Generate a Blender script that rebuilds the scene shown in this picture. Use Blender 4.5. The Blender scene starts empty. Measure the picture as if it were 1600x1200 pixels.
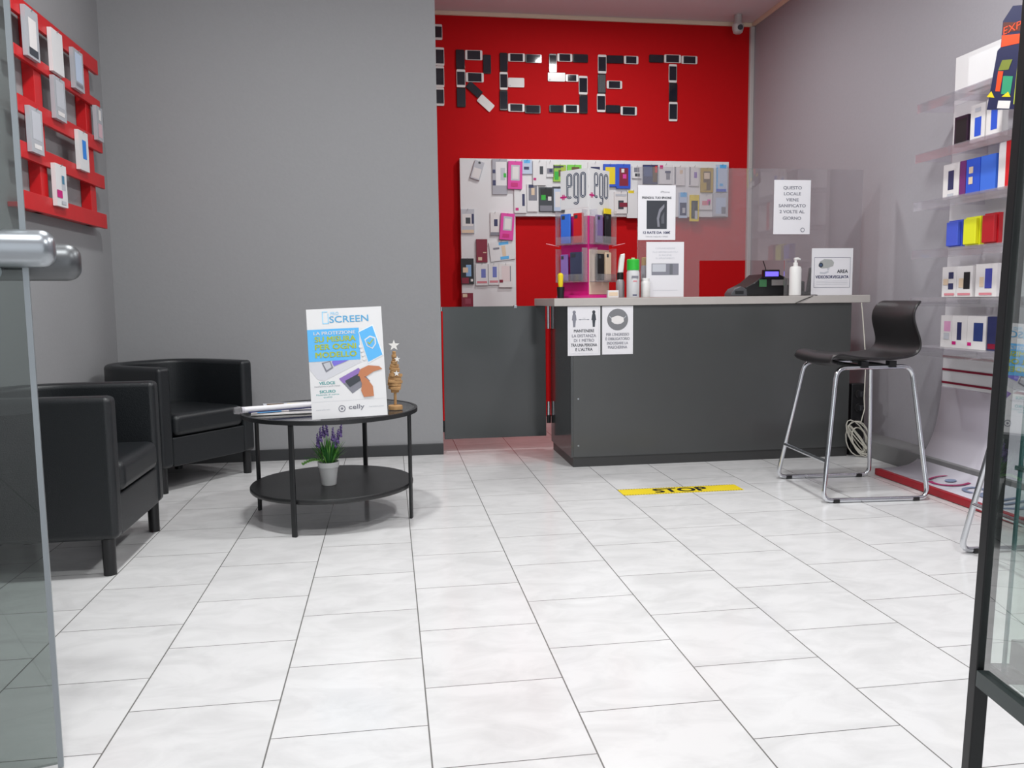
import bpy, math, random
from mathutils import Vector, Matrix
random.seed(7)
C = bpy.context.scene.collection
PI = math.pi

# ------------------------------------------------------------------ camera
F_PX, PITCH, YAW, ROLL, H = 1283.83, 0.103489, 0.147265, -0.0109647, 0.93

def cam_dir(x, y):
    """direction (room axes) of the photograph's pixel x, y"""
    u, v = (x - 800) / F_PX, (600 - y) / F_PX
    c, s = math.cos(ROLL), math.sin(ROLL); u, v = u*c - v*s, u*s + v*c
    c, s = math.cos(PITCH), math.sin(PITCH); a, b, d = u, c + v*s, -s + v*c
    c, s = math.cos(YAW), math.sin(YAW)
    return Vector((a*c + b*s, -a*s + b*c, d))

def at_y(x, y, Y): d = cam_dir(x, y); return Vector((0, 0, H)) + d * (Y / d.y)
def at_x(x, y, X): d = cam_dir(x, y); return Vector((0, 0, H)) + d * (X / d.x)
def at_z(x, y, Z=0.0): d = cam_dir(x, y); return Vector((0, 0, H)) + d * ((Z - H) / d.z)

cam_data = bpy.data.cameras.new('camera')
cam = bpy.data.objects.new('camera', cam_data); C.objects.link(cam)
fw = cam_dir(800, 600).normalized()
rt = (cam_dir(900, 600) - cam_dir(800, 600)).normalized()
up = rt.cross(fw)
m = Matrix((( rt.x, up.x, -fw.x, 0), (rt.y, up.y, -fw.y, 0), (rt.z, up.z, -fw.z, H), (0, 0, 0, 1)))
cam.matrix_world = m
cam_data.sensor_width = 36.0
cam_data.lens = F_PX / 1600 * 36.0
cam_data.clip_start = 0.02
bpy.context.scene.camera = cam

# ------------------------------------------------------------------ world, light, exposure
sc = bpy.context.scene
sc.view_settings.view_transform = 'Standard'
sc.view_settings.look = 'None'
sc.view_settings.gamma = 1.0
sc.view_settings.exposure = -0.48
sc.view_settings.use_curve_mapping = False
world = bpy.data.worlds.new('World'); sc.world = world
world.use_nodes = True
bg = world.node_tree.nodes['Background']
bg.inputs[0].default_value = (0.93, 0.96, 1.0, 1)
bg.inputs[1].default_value = 1.9

def area_light(name, loc, sx, sy, power, color=(0.97, 0.99, 0.985), rot=(0, 0, 0)):
    l = bpy.data.lights.new(name, 'AREA'); l.shape = 'RECTANGLE'; l.size = sx; l.size_y = sy
    l.energy = power; l.color = color
    o = bpy.data.objects.new(name, l); C.objects.link(o); o.location = loc; o.rotation_euler = rot
    return o
CEIL = 3.05
LAMPS = [(-0.4, 0.9, 38), (1.7, 0.9, 40), (-0.45, 2.9, 58), (1.7, 2.9, 56), (1.5, 5.1, 32)]
for i, (lx, ly, pw) in enumerate(LAMPS):
    l = area_light('lamp_light', (lx, ly, CEIL - 0.045), 0.22, 0.22, pw); l.data.shape = 'DISK'

# ------------------------------------------------------------------ materials
def lin(c):
    c = c / 255.0
    return c / 12.92 if c <= 0.04045 else ((c + 0.055) / 1.055) ** 2.4
def rgb(r, g, b): return (lin(r), lin(g), lin(b), 1)
_m = {}
def mat(name, col, rough=0.5, metal=0.0, spec=0.5, noise=0.0, nscale=40, bump=0.0, emit=0.0, coat=0.0):
    if name in _m: return _m[name]
    M = bpy.data.materials.new(name); M.use_nodes = True
    nt = M.node_tree; b = nt.nodes['Principled BSDF']
    c = rgb(*col)
    b.inputs['Base Color'].default_value = c
    b.inputs['Roughness'].default_value = rough
    b.inputs['Metallic'].default_value = metal
    b.inputs['Specular IOR Level'].default_value = spec
    b.inputs['Coat Weight'].default_value = coat
    if emit:
        b.inputs['Emission Color'].default_value = c; b.inputs['Emission Strength'].default_value = emit
    if noise or bump:
        tc = nt.nodes.new('ShaderNodeTexCoord'); n = nt.nodes.new('ShaderNodeTexNoise')
        n.inputs['Scale'].default_value = nscale; n.inputs['Detail'].default_value = 4
        nt.links.new(tc.outputs['Object'], n.inputs['Vector'])
        if noise:
            mx = nt.nodes.new('ShaderNodeMix'); mx.data_type = 'RGBA'
            mx.inputs[6].default_value = tuple(v * (1 - noise) for v in c[:3]) + (1,)
            mx.inputs[7].default_value = tuple(min(1, v * (1 + noise)) for v in c[:3]) + (1,)
            nt.links.new(n.outputs['Fac'], mx.inputs[0]); nt.links.new(mx.outputs[2], b.inputs['Base Color'])
        if bump:
            bp = nt.nodes.new('ShaderNodeBump'); bp.inputs['Strength'].default_value = bump
            bp.inputs['Distance'].default_value = 0.002
            nt.links.new(n.outputs['Fac'], bp.inputs['Height']); nt.links.new(bp.outputs['Normal'], b.inputs['Normal'])
    _m[name] = M
    return M

def glass_mat(name, tint=(235, 245, 242), f0=0.06, rough=0.0, haze=0.0, mx_=0.8):
    if name in _m: return _m[name]
    M = bpy.data.materials.new(name); M.use_nodes = True; nt = M.node_tree; nt.nodes.clear()
    out = nt.nodes.new('ShaderNodeOutputMaterial')
    tr = nt.nodes.new('ShaderNodeBsdfTransparent'); tr.inputs[0].default_value = rgb(*tint)
    gl = nt.nodes.new('ShaderNodeBsdfGlossy'); gl.inputs['Roughness'].default_value = rough
    fr = nt.nodes.new('ShaderNodeLayerWeight'); fr.inputs[0].default_value = 0.35
    mr = nt.nodes.new('ShaderNodeMapRange'); mr.inputs[3].default_value = f0; mr.inputs[4].default_value = mx_
    nt.links.new(fr.outputs['Fresnel'], mr.inputs[0])
    mx = nt.nodes.new('ShaderNodeMixShader')
    nt.links.new(mr.outputs[0], mx.inputs[0]); nt.links.new(tr.outputs[0], mx.inputs[1]); nt.links.new(gl.outputs[0], mx.inputs[2])
    last = mx
    if haze:
        df = nt.nodes.new('ShaderNodeBsdfDiffuse'); df.inputs[0].default_value = (0.8, 0.8, 0.8, 1)
        m2 = nt.nodes.new('ShaderNodeMixShader'); m2.inputs[0].default_value = haze
        nt.links.new(mx.outputs[0], m2.inputs[1]); nt.links.new(df.outputs[0], m2.inputs[2]); last = m2
    nt.links.new(last.outputs[0], out.inputs[0])
    _m[name] = M
    return M

def floor_mat():
    M = bpy.data.materials.new('marble_tile'); M.use_nodes = True; nt = M.node_tree; N = nt.nodes; L = nt.links
    b = N['Principled BSDF']
    tc = N.new('ShaderNodeTexCoord'); sp = N.new('ShaderNodeSeparateXYZ'); L.new(tc.outputs['Object'], sp.inputs[0])
    def mth(op, a, b_=None, c_=None):
        n = N.new('ShaderNodeMath'); n.operation = op
        for i, v in enumerate((a, b_, c_)):
            if v is None: continue
            if isinstance(v, (int, float)): n.inputs[i].default_value = v
            else: L.new(v, n.inputs[i])
        return n.outputs[0]
    W, D = 0.3374, 0.3459
    xs = mth('DIVIDE', mth('ADD', sp.outputs[0], 0.9496 + 20*W), W)
    col = mth('FLOOR', xs); fx = mth('FRACT', xs)
    odd = mth('MODULO', col, 2.0)
    ph = mth('ADD', mth('MULTIPLY', odd, 0.495), -0.993)
    ys = mth('ADD', mth('DIVIDE', sp.outputs[1], D), mth('ADD', ph, 20.0))
    fy = mth('FRACT', ys); row = mth('FLOOR', ys)
    def edge(f, w): return mth('LESS_THAN', mth('SUBTRACT', 0.5, mth('ABSOLUTE', mth('SUBTRACT', f, 0.5))), w)
    g = mth('MAXIMUM', edge(fx, 0.0052), edge(fy, 0.0042))
    # tile by tile tone
    cb = N.new('ShaderNodeCombineXYZ'); L.new(col, cb.inputs[0]); L.new(row, cb.inputs[1])
    wn = N.new('ShaderNodeTexWhiteNoise'); wn.noise_dimensions = '2D'; L.new(cb.outputs[0], wn.inputs['Vector'])
    # marbling: stretched, offset per tile
    mp = N.new('ShaderNodeVectorMath'); mp.operation = 'MULTIPLY'; mp.inputs[1].default_value = (1.0, 1.7, 1.0)
    ad = N.new('ShaderNodeVectorMath'); ad.operation = 'ADD'
    of = N.new('ShaderNodeVectorMath'); of.operation = 'SCALE'; L.new(wn.outputs['Color'], of.inputs[0]); of.inputs['Scale'].default_value = 30
    L.new(tc.outputs['Object'], mp.inputs[0]); L.new(mp.outputs[0], ad.inputs[0]); L.new(of.outputs[0], ad.inputs[1])
    nz = N.new('ShaderNodeTexNoise'); nz.inputs['Scale'].default_value = 6; nz.inputs['Detail'].default_value = 7
    nz.inputs['Distortion'].default_value = 0.8; nz.inputs['Roughness'].default_value = 0.6
    L.new(ad.outputs[0], nz.inputs['Vector'])
    cr = N.new('ShaderNodeValToRGB'); cr.color_ramp.elements[0].position = 0.32; cr.color_ramp.elements[1].position = 0.6
    cr.color_ramp.elements[0].color = rgb(209, 208, 208); cr.color_ramp.elements[1].color = rgb(222, 221, 221)
    L.new(nz.outputs['Fac'], cr.inputs[0])
    mx = N.new('ShaderNodeMix'); mx.data_type = 'RGBA'; L.new(g, mx.inputs[0]); L.new(cr.outputs[0], mx.inputs[6])
    mx.inputs[7].default_value = rgb(118, 116, 114)
    L.new(mx.outputs[2], b.inputs['Base Color'])
    b.inputs['Roughness'].default_value = 0.17; b.inputs['Specular IOR Level'].default_value = 0.5
    bp = N.new('ShaderNodeBump'); bp.invert = True; bp.inputs['Strength'].default_value = 0.3; bp.inputs['Distance'].default_value = 0.001
    L.new(g, bp.inputs['Height']); L.new(bp.outputs[0], b.inputs['Normal'])
    return M

GREY = mat('grey_plaster', (148, 148, 150), 0.85, noise=0.03, nscale=60, bump=0.25)
GREYR = mat('grey_plaster_lilac', (158, 155, 161), 0.8, noise=0.03, nscale=60, bump=0.25)
RED = mat('red_paint', (192, 6, 14), 0.75, spec=0.2, noise=0.04, nscale=30, bump=0.1)
CEILM = mat('ceiling_white', (214, 206, 208), 0.85)
SKIRT = mat('dark_skirting', (52, 53, 55), 0.45)
LEDGE = mat('grey_ledge', (118, 117, 118), 0.5)
CREAM = mat('cream_moulding', (226, 208, 184), 0.6)
LEATHER = mat('black_leather', (25, 28, 31), 0.38, spec=0.5, bump=0.5, nscale=260)
BLACKM = mat('black_metal', (27, 28, 30), 0.4, spec=0.5)
BLACKP = mat('black_plastic', (20, 20, 22), 0.4)
CHROME = mat('chrome', (214, 216, 220), 0.13, metal=1.0)
STEEL = mat('brushed_steel', (160, 165, 170), 0.33, metal=1.0)
LAM = mat('graphite_laminate', (69, 70, 70), 0.22, spec=0.5, noise=0.04, nscale=8)
LAMG = mat('graphite_gloss_laminate', (58, 60, 61), 0.13, spec=0.6)
WORK = mat('beige_worktop', (176, 170, 166), 0.35, noise=0.06, nscale=14)
WHITE = mat('white_board', (224, 223, 224), 0.35)
PAPER = mat('white_paper', (222, 220, 224), 0.7)
GLASSM = glass_mat('door_glass', (204, 210, 208), 0.02, mx_=0.5)
GLASSC = glass_mat('cabinet_glass', (240, 246, 243), 0.02, mx_=0.4)
GEDGE = mat('green_glass_edge', (70, 130, 130), 0.15, spec=0.8)
ACRYL = glass_mat('clear_acrylic', (250, 248, 251), 0.03, 0.05, 0.09, mx_=0.4)
PLEXI = glass_mat('plexiglass', (240, 238, 240), 0.035, 0.02, 0.05)

def P(name, r, g, b, rough=0.45): return mat(name, (r, g, b), rough)
NAVY = P('navy_ink', 46, 50, 92); GREYI = P('grey_ink', 128, 128, 138); BLK = P('black_ink', 22, 22, 26)
MAG = P('magenta_card', 200, 22, 120); PINK = P('pink_card', 222, 60, 160); LILAC = P('lilac', 140, 110, 180)
BLUE = P('blue_card', 40, 84, 200); SKY = P('sky_blue', 92, 180, 238); DKRED = P('dark_red_card', 130, 18, 48)
YEL = P('yellow', 232, 206, 30); GRN = P('green', 44, 178, 52); ORG = P('orange', 232, 74, 26); LIME = P('lime', 150, 196, 66)
SILV = P('silver_grey', 190, 192, 199); DKG = P('dark_grey_card', 58, 62, 70); TAN = P('tan_card', 222, 198, 170)
GOLD = P('gold_card', 182, 152, 50); BROWN = P('brown_print', 98, 74, 40); SKIN = P('skin_print', 190, 122, 84)
REDC = P('red_card', 206, 28, 34); PURP = P('purple_card', 112, 44, 110); OFFW = P('off_white', 224, 220, 219)
TEAL = P('teal_ink', 60, 160, 160); OLIVE = P('olive_ink', 170, 186, 60); LTB = P('light_blue_grey', 190, 204, 226)
PALR = mat('red_pallet_paint', (196, 20, 26), 0.4, noise=0.08, nscale=18, bump=0.2)

# ------------------------------------------------------------------ mesh helpers
class MB:
    def __init__(s): s.v = []; s.f = []; s.mi = []; s.ms = []
    def _m(s, m):
        if m not in s.ms: s.ms.append(m)
        return s.ms.index(m)
    def poly(s, pts, m):
        i = len(s.v); s.v += [tuple(p) for p in pts]; s.f.append(tuple(range(i, i + len(pts)))); s.mi.append(s._m(m))
    def raw(s, vs, fs, m):
        i = len(s.v); s.v += [tuple(p) for p in vs]; k = s._m(m)
        for f in fs: s.f.append(tuple(i + j for j in f)); s.mi.append(k)
    def box(s, c, d, m, R=None):
        x, y, z = d[0]/2, d[1]/2, d[2]/2
        vs = [Vector((a*x, b*y, e*z)) for a in (-1, 1) for b in (-1, 1) for e in (-1, 1)]
        if R is not None: vs = [R @ v for v in vs]
        vs = [v + Vector(c) for v in vs]
        s.raw(vs, [(0,1,3,2),(4,6,7,5),(0,4,5,1),(2,3,7,6),(0,2,6,4),(1,5,7,3)], m)
    def bb(s, x0, y0, z0, x1, y1, z1, m): s.box(((x0+x1)/2,(y0+y1)/2,(z0+z1)/2), (abs(x1-x0),abs(y1-y0),abs(z1-z0)), m)
    def prism(s, pts, z0, z1, m, fr=None):
        """closed 2D outline extruded between z0 and z1; fr maps (u,v,w)->3D"""
        fr = fr or (lambda u, v, w: Vector((u, v, w)))
        n = len(pts)
        s.raw([fr(u, v, z0) for u, v in pts] + [fr(u, v, z1) for u, v in pts],
              [tuple(range(n - 1, -1, -1)), tuple(range(n, 2*n))] + [(i, (i+1) % n, n + (i+1) % n, n + i) for i in range(n)], m)
    def ring(s, outer, inner, z0, z1, m, closed=False):
        """band between two polylines of equal length, extruded"""
        n = len(outer); vs = []
        for o, i in zip(outer, inner):
            vs += [(o[0],o[1],z0), (i[0],i[1],z0), (i[0],i[1],z1), (o[0],o[1],z1)]
        fs = []
        r = range(n) if closed else range(n - 1)
        for k in r:
            a, b = 4*k, 4*((k+1) % n)
            fs += [(a, b, b+1, a+1), (a+1, b+1, b+2, a+2), (a+2, b+2, b+3, a+3), (a+3, b+3, b, a)]
        if not closed: fs += [(0,1,2,3), (4*n-1, 4*n-2, 4*n-3, 4*n-4)]
        s.raw(vs, fs, m)
    def lathe(s, prof, m, c=(0,0,0), n=24, cap=True):
        vs = []; fs = []
        for r, z in prof:
            for k in range(n):
                a = 2*PI*k/n; vs.append((c[0]+r*math.cos(a), c[1]+r*math.sin(a), c[2]+z))
        for j in range(len(prof) - 1):
            for k in range(n):
                a, b = j*n + k, j*n + (k+1) % n; fs.append((a, b, b + n, a + n))
        if cap: fs += [tuple(range(n-1, -1, -1)), tuple(range((len(prof)-1)*n, len(prof)*n))]
        s.raw(vs, fs, m)
    def tube(s, pts, r, m, n=10, closed=False, cap=True):
        pts = [Vector(p) for p in pts]; rs = r if isinstance(r, (list, tuple)) else [r]*len(pts)
        N = len(pts); vs = []; ref = None
        for i, p in enumerate(pts):
            a = pts[i-1] if (i > 0 or closed) else p; b = pts[(i+1) % N] if (i < N-1 or closed) else p
            t = (b - a).normalized()
            if ref is None: ref = t.orthogonal().normalized()
            ref = (ref - t * ref.dot(t)); ref = ref.normalized() if ref.length > 1e-6 else t.orthogonal().normalized()
            w = t.cross(ref)
            for k in range(n):
                an = 2*PI*k/n; vs.append(p + (ref*math.cos(an) + w*math.sin(an)) * rs[i])
        fs = []
        for j in range(N if closed else N-1):
            q = (j+1) % N
            for k in range(n): fs.append((j*n+k, j*n+(k+1) % n, q*n+(k+1) % n, q*n+k))
        if not closed and cap: fs += [tuple(range(n-1, -1, -1)), tuple(range((N-1)*n, N*n))]
        s.raw(vs, fs, m)
    def build(s, name, parent=None, bev=0.0, smooth=True, segs=2, loc=None, angle=40):
        me = bpy.data.meshes.new(name)
        me.from_pydata(s.v, [], s.f)
        for m_ in s.ms: me.materials.append(m_)
        me.polygons.foreach_set('material_index', s.mi)
        if smooth:
            me.polygons.foreach_set('use_smooth', [True]*len(s.f)); me.set_sharp_from_angle(angle=math.radians(angle))
        me.update()
        o = bpy.data.objects.new(name, me); C.objects.link(o)
        if parent: o.parent = parent
        if loc is not None: o.location = loc
        if bev:
            b = o.modifiers.new('bevel', 'BEVEL'); b.width = bev; b.segments = segs; b.limit_method = 'ANGLE'
            b.angle_limit = math.radians(40); b.harden_normals = True
        return o

_tc = {}
def text_mesh(t, bold=0.0):
    k = (t, bold)
    if k in _tc: return _tc[k]
    cu = bpy.data.curves.new('t', 'FONT'); cu.body = t; cu.size = 1.0; cu.offset = bold; cu.resolution_u = 3
    o = bpy.data.objects.new('t', cu); C.objects.link(o)
    dg = bpy.context.evaluated_depsgraph_get(); me = bpy.data.meshes.new_from_object(o.evaluated_get(dg))
    vs = [v.co.copy() for v in me.vertices]; fs = [tuple(p.vertices) for p in me.polygons]
    bpy.data.objects.remove(o); bpy.data.curves.remove(cu); bpy.data.meshes.remove(me)
    x0 = min(v.x for v in vs); x1 = max(v.x for v in vs); y0 = min(v.y for v in vs); y1 = max(v.y for v in vs)
    _tc[k] = (vs, fs, x0, x1, y0, y1)
    return _tc[k]

class Fr:
    """plane frame: origin, u to the reader's right, v up, n towards the reader"""
    def __init__(s, o, u, v=(0,0,1), rot=0.0):
        s.o = Vector(o); s.u = Vector(u).normalized(); v = Vector(v).normalized()
        s.v = (v - s.u*v.dot(s.u)).normalized(); s.n = s.u.cross(s.v)
        if rot:
            R = Matrix.Rotation(rot, 3, s.n); s.u = R @ s.u; s.v = R @ s.v
    def p(s, a, b, d=0.0): return s.o + s.u*a + s.v*b + s.n*d
    def rect(s, mb, a0, b0, a1, b1, d, m): mb.poly([s.p(a0,b0,d), s.p(a1,b0,d), s.p(a1,b1,d), s.p(a0,b1,d)], m)
    def slab(s, mb, a0, b0, a1, b1, d0, d1, m):
        vs = [s.p(a,b,d) for a in (a0,a1) for b in (b0,b1) for d in (d0,d1)]
        mb.raw(vs, [(0,1,3,2),(4,6,7,5),(0,4,5,1),(2,3,7,6),(0,2,6,4),(1,5,7,3)], m)
    def poly(s, mb, pts, d, m): mb.poly([s.p(a, b, d) for a, b in pts], m)
    def disc(s, mb, a, b, r, d, m, r2=None, n=28, t0=0, t1=2*PI):
        if r2 is None: s.poly(mb, [(a + r*math.cos(2*PI*k/n), b + r*math.sin(2*PI*k/n)) for k in range(n)], d, m)
        else:
            vs = []; fs = []
            for k in range(n+1):
                t = t0 + (t1-t0)*k/n
                vs += [s.p(a+r*math.cos(t), b+r*math.sin(t), d), s.p(a+r2*math.cos(t), b+r2*math.sin(t), d)]
            for k in range(n): fs.append((2*k, 2*k+2, 2*k+3, 2*k+1))
            mb.raw(vs, fs, m)
    def text(s, mb, t, a, b, h, d, m, w=None, align='C', bold=0.0):
        """cap height h, optional fitted width w, centred (or left) at a, baseline b"""
        vs, fs, x0, x1, y0, y1 = text_mesh(t)
        cap = text_mesh('H')[5]
        k = h / cap; kx = k if w is None else w / (x1 - x0)
        off = {'C': -(x0+x1)/2, 'L': -x0, 'R': -x1}[align]
        sh = [(0, 0)] if bold <= 0 else [(-bold, -bold*0.6), (bold, -bold*0.6), (-bold, bold*0.6), (bold, bold*0.6)]
        for q, (dx, dy) in enumerate(sh):     # heavier strokes: the same outline laid down a hair apart
            mb.raw([s.p(a + (v.x+off+dx)*kx, b + (v.y+dy)*k, d + 0.00013*q) for v in vs], fs, m)

def tag(o, label, cat, group=None, kind=None):
    o['label'] = label; o['category'] = cat
    if group: o['group'] = group
    if kind: o['kind'] = kind
    return o
def thing(name, label, cat, loc=(0,0,0), rz=0, group=None):
    o = bpy.data.objects.new(name, None); C.objects.link(o); o.location = loc; o.rotation_euler = (0,0,rz)
    o.empty_display_size = 0.05
    return tag(o, label, cat, group)
def copy_tree(o, parent=None):
    c = o.copy(); C.objects.link(c)
    if parent: c.parent = parent
    for ch in o.children: copy_tree(ch, c)
    return c
def struct(o): o['kind'] = 'structure'; return o
def bx(name, x0, y0, z0, x1, y1, z1, m, parent=None, bev=0.0):
    mb = MB(); mb.bb(x0, y0, z0, x1, y1, z1, m); return mb.build(name, parent, bev)

# ================================================================== setting
XL, XR, YF, YB = -1.52, 2.88, 4.91, 6.33     # left wall, right wall, grey middle wall, red back wall
Y0 = -1.6
mb = MB(); mb.bb(XL-0.15, -4.5, -0.1, XR+0.15, YB+0.15, 0.0, floor_mat()); struct(mb.build('floor'))
mb = MB(); mb.bb(XL-0.15, Y0, CEIL, XR+0.15, YB+0.15, CEIL+0.1, CEILM); struct(mb.build('ceiling'))
struct(bx('wall_left', XL-0.15, Y0, 0, XL, YF+0.15, CEIL, GREY))
struct(bx('wall_middle', XL, YF, 0, 0.305, YF+0.15, CEIL, GREY))
struct(bx('wall_right', XR, Y0, 0, XR+0.15, YB, CEIL, GREYR))
struct(bx('wall_back', -0.35, YB, 0, XR+0.15, YB+0.15, CEIL, RED))
struct(bx('wall_passage', -0.45, YF+0.15, 0, -0.35, YB+0.15, CEIL, RED))
struct(bx('baseboard_middle', XL, YF-0.014, 0, 0.305, YF, 0.066, SKIRT, bev=0.003))
struct(bx('baseboard_left', XL, Y0, 0, XL+0.014, YF-0.014, 0.066, SKIRT, bev=0.003))
struct(bx('baseboard_right', 2.71, 2.0, 0, XR, YB-0.01, 0.10, LEDGE, bev=0.004))
struct(bx('trim_1', -0.35, YB-0.02, CEIL-0.03, XR-0.02, YB, CEIL, CREAM, bev=0.004))
struct(bx('trim_2', XR-0.02, YF-3.5, CEIL-0.03, XR, YB, CEIL, CREAM, bev=0.004))
struct(bx('trim_3', XR-0.035, YB-0.035, 0.10, XR, YB, CEIL-0.03, mat('corner_trim', (190,184,182), 0.5), bev=0.006))

# ceiling lamps
lampm = mat('lamp_diffuser', (255, 252, 246), 0.5, emit=14.0)
first = None
LAB = ['round white ceiling downlight nearest the entrance on the left', 'round white ceiling downlight nearest the entrance on the right',
       'round white ceiling downlight over the coffee table', 'round white ceiling downlight in front of the counter', 'round white ceiling downlight between counter and red wall']
for (lx, ly, pw), lb in zip(LAMPS, LAB):
    t = thing('ceiling_light', lb, 'light', (lx, ly, CEIL), group='ceiling downlights')
    f = MB(); 
    f.lathe([(0.085,0),(0.12,0),(0.12,-0.008),(0.10,-0.03),(0.085,-0.034),(0.085,0)], WHITE, n=32, cap=False)
    f.build('frame', t)
    d = MB(); d.lathe([(0.084,-0.001),(0.084,-0.020)], lampm, n=32); d.build('diffuser', t)

# ================================================================== black leather tub chairs
def make_chair(label):
    t = thing('tub_chair', label, 'chair', group='black leather tub chairs')
    W, D, T = 0.30, 0.29, 0.075
    def outline(w, front, back, n=18):
        pts = [(front, -w), (0.02, -w)]
        for k in range(1, n):
            a = -PI/2 - PI*k/n
            ca, sa = math.cos(a), math.sin(a); e = 0.84
            pts.append((0.02 + (back+0.02)*abs(ca)**e * (1 if ca > 0 else -1), w*abs(sa)**e * (1 if sa > 0 else -1)))
        pts += [(0.02, w), (front, w)]
        return pts
    o = outline(W, D, D); i = outline(W - T, D, D - T)
    mb = MB(); mb.ring(o, i, 0.125, 0.618, LEATHER); mb.build('backrest', t, bev=0.022, segs=4)
    mb = MB(); mb.prism(outline(W - T + 0.004, D - 0.006, D - T + 0.004), 0.127, 0.27, LEATHER); mb.build('seat_base', t, bev=0.006)
    ci = outline(W - T - 0.004, D + 0.006, D - T - 0.004)
    mb = MB(); mb.prism(ci, 0.272, 0.385, LEATHER); mb.build('seat_cushion', t, bev=0.034, segs=4)
    for x, y in ((D-0.04, W-0.03), (D-0.04, -W+0.03), (-D+0.10, W-0.12), (-D+0.10, -W+0.12)):
        mb = MB(); mb.lathe([(0.021, 0), (0.022, 0.128)], BLACKP, (x, y, 0)); mb.build('leg', t)
    return t
ch = make_chair('black leather tub chair side-on by the glass door, nearest the camera')
ch.location = (-1.222, 3.195, 0)
c2 = copy_tree(ch); c2['label'] = 'black leather tub chair angled into the grey wall corner behind the other one'
c2.location = (-1.148, 4.52, 0); c2.rotation_euler = (0, 0, math.radians(-37))

# ================================================================== coffee table
TC = (-0.26, 3.60)
t = thing('coffee_table', 'round two-tier coffee table with black metal frame and glass top', 'table', (TC[0], TC[1], 0))
ang = math.atan2(3.278 - 3.60, -0.387 + 0.26)
for k in range(4):
    a = ang + k*PI/2; x, y = 0.358*math.cos(a), 0.358*math.sin(a)
    R = Matrix.Rotation(a, 3, 'Z'); mb = MB(); mb.box((x, y, 0.224), (0.012, 0.021, 0.448), BLACKM, R); mb.build('leg', t, bev=0.003)
mb = MB(); n = 48
oo = [(0.373*math.cos(2*PI*k/n), 0.373*math.sin(2*PI*k/n)) for k in range(n)]; ii = [(0.360*math.cos(2*PI*k/n), 0.360*math.sin(2*PI*k/n)) for k in range(n)]
mb.ring(oo, ii, 0.449, 0.466, BLACKM, True); mb.build('top_rim', t)
mb = MB(); mb.lathe([(0.3595, 0.458), (0.3595, 0.465)], glass_mat('table_glass', (214, 216, 216), 0.22), n=48); g = mb.build('glass_top', t); g['label'] = 'clear glass top'
mb = MB(); mb.lathe([(0.344, 0.128), (0.347, 0.132), (0.347, 0.144), (0.344, 0.148)], mat('black_shelf', (36, 36, 37), 0.38, noise=0.1, nscale=90), n=64); mb.build('lower_shelf', t)

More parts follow.
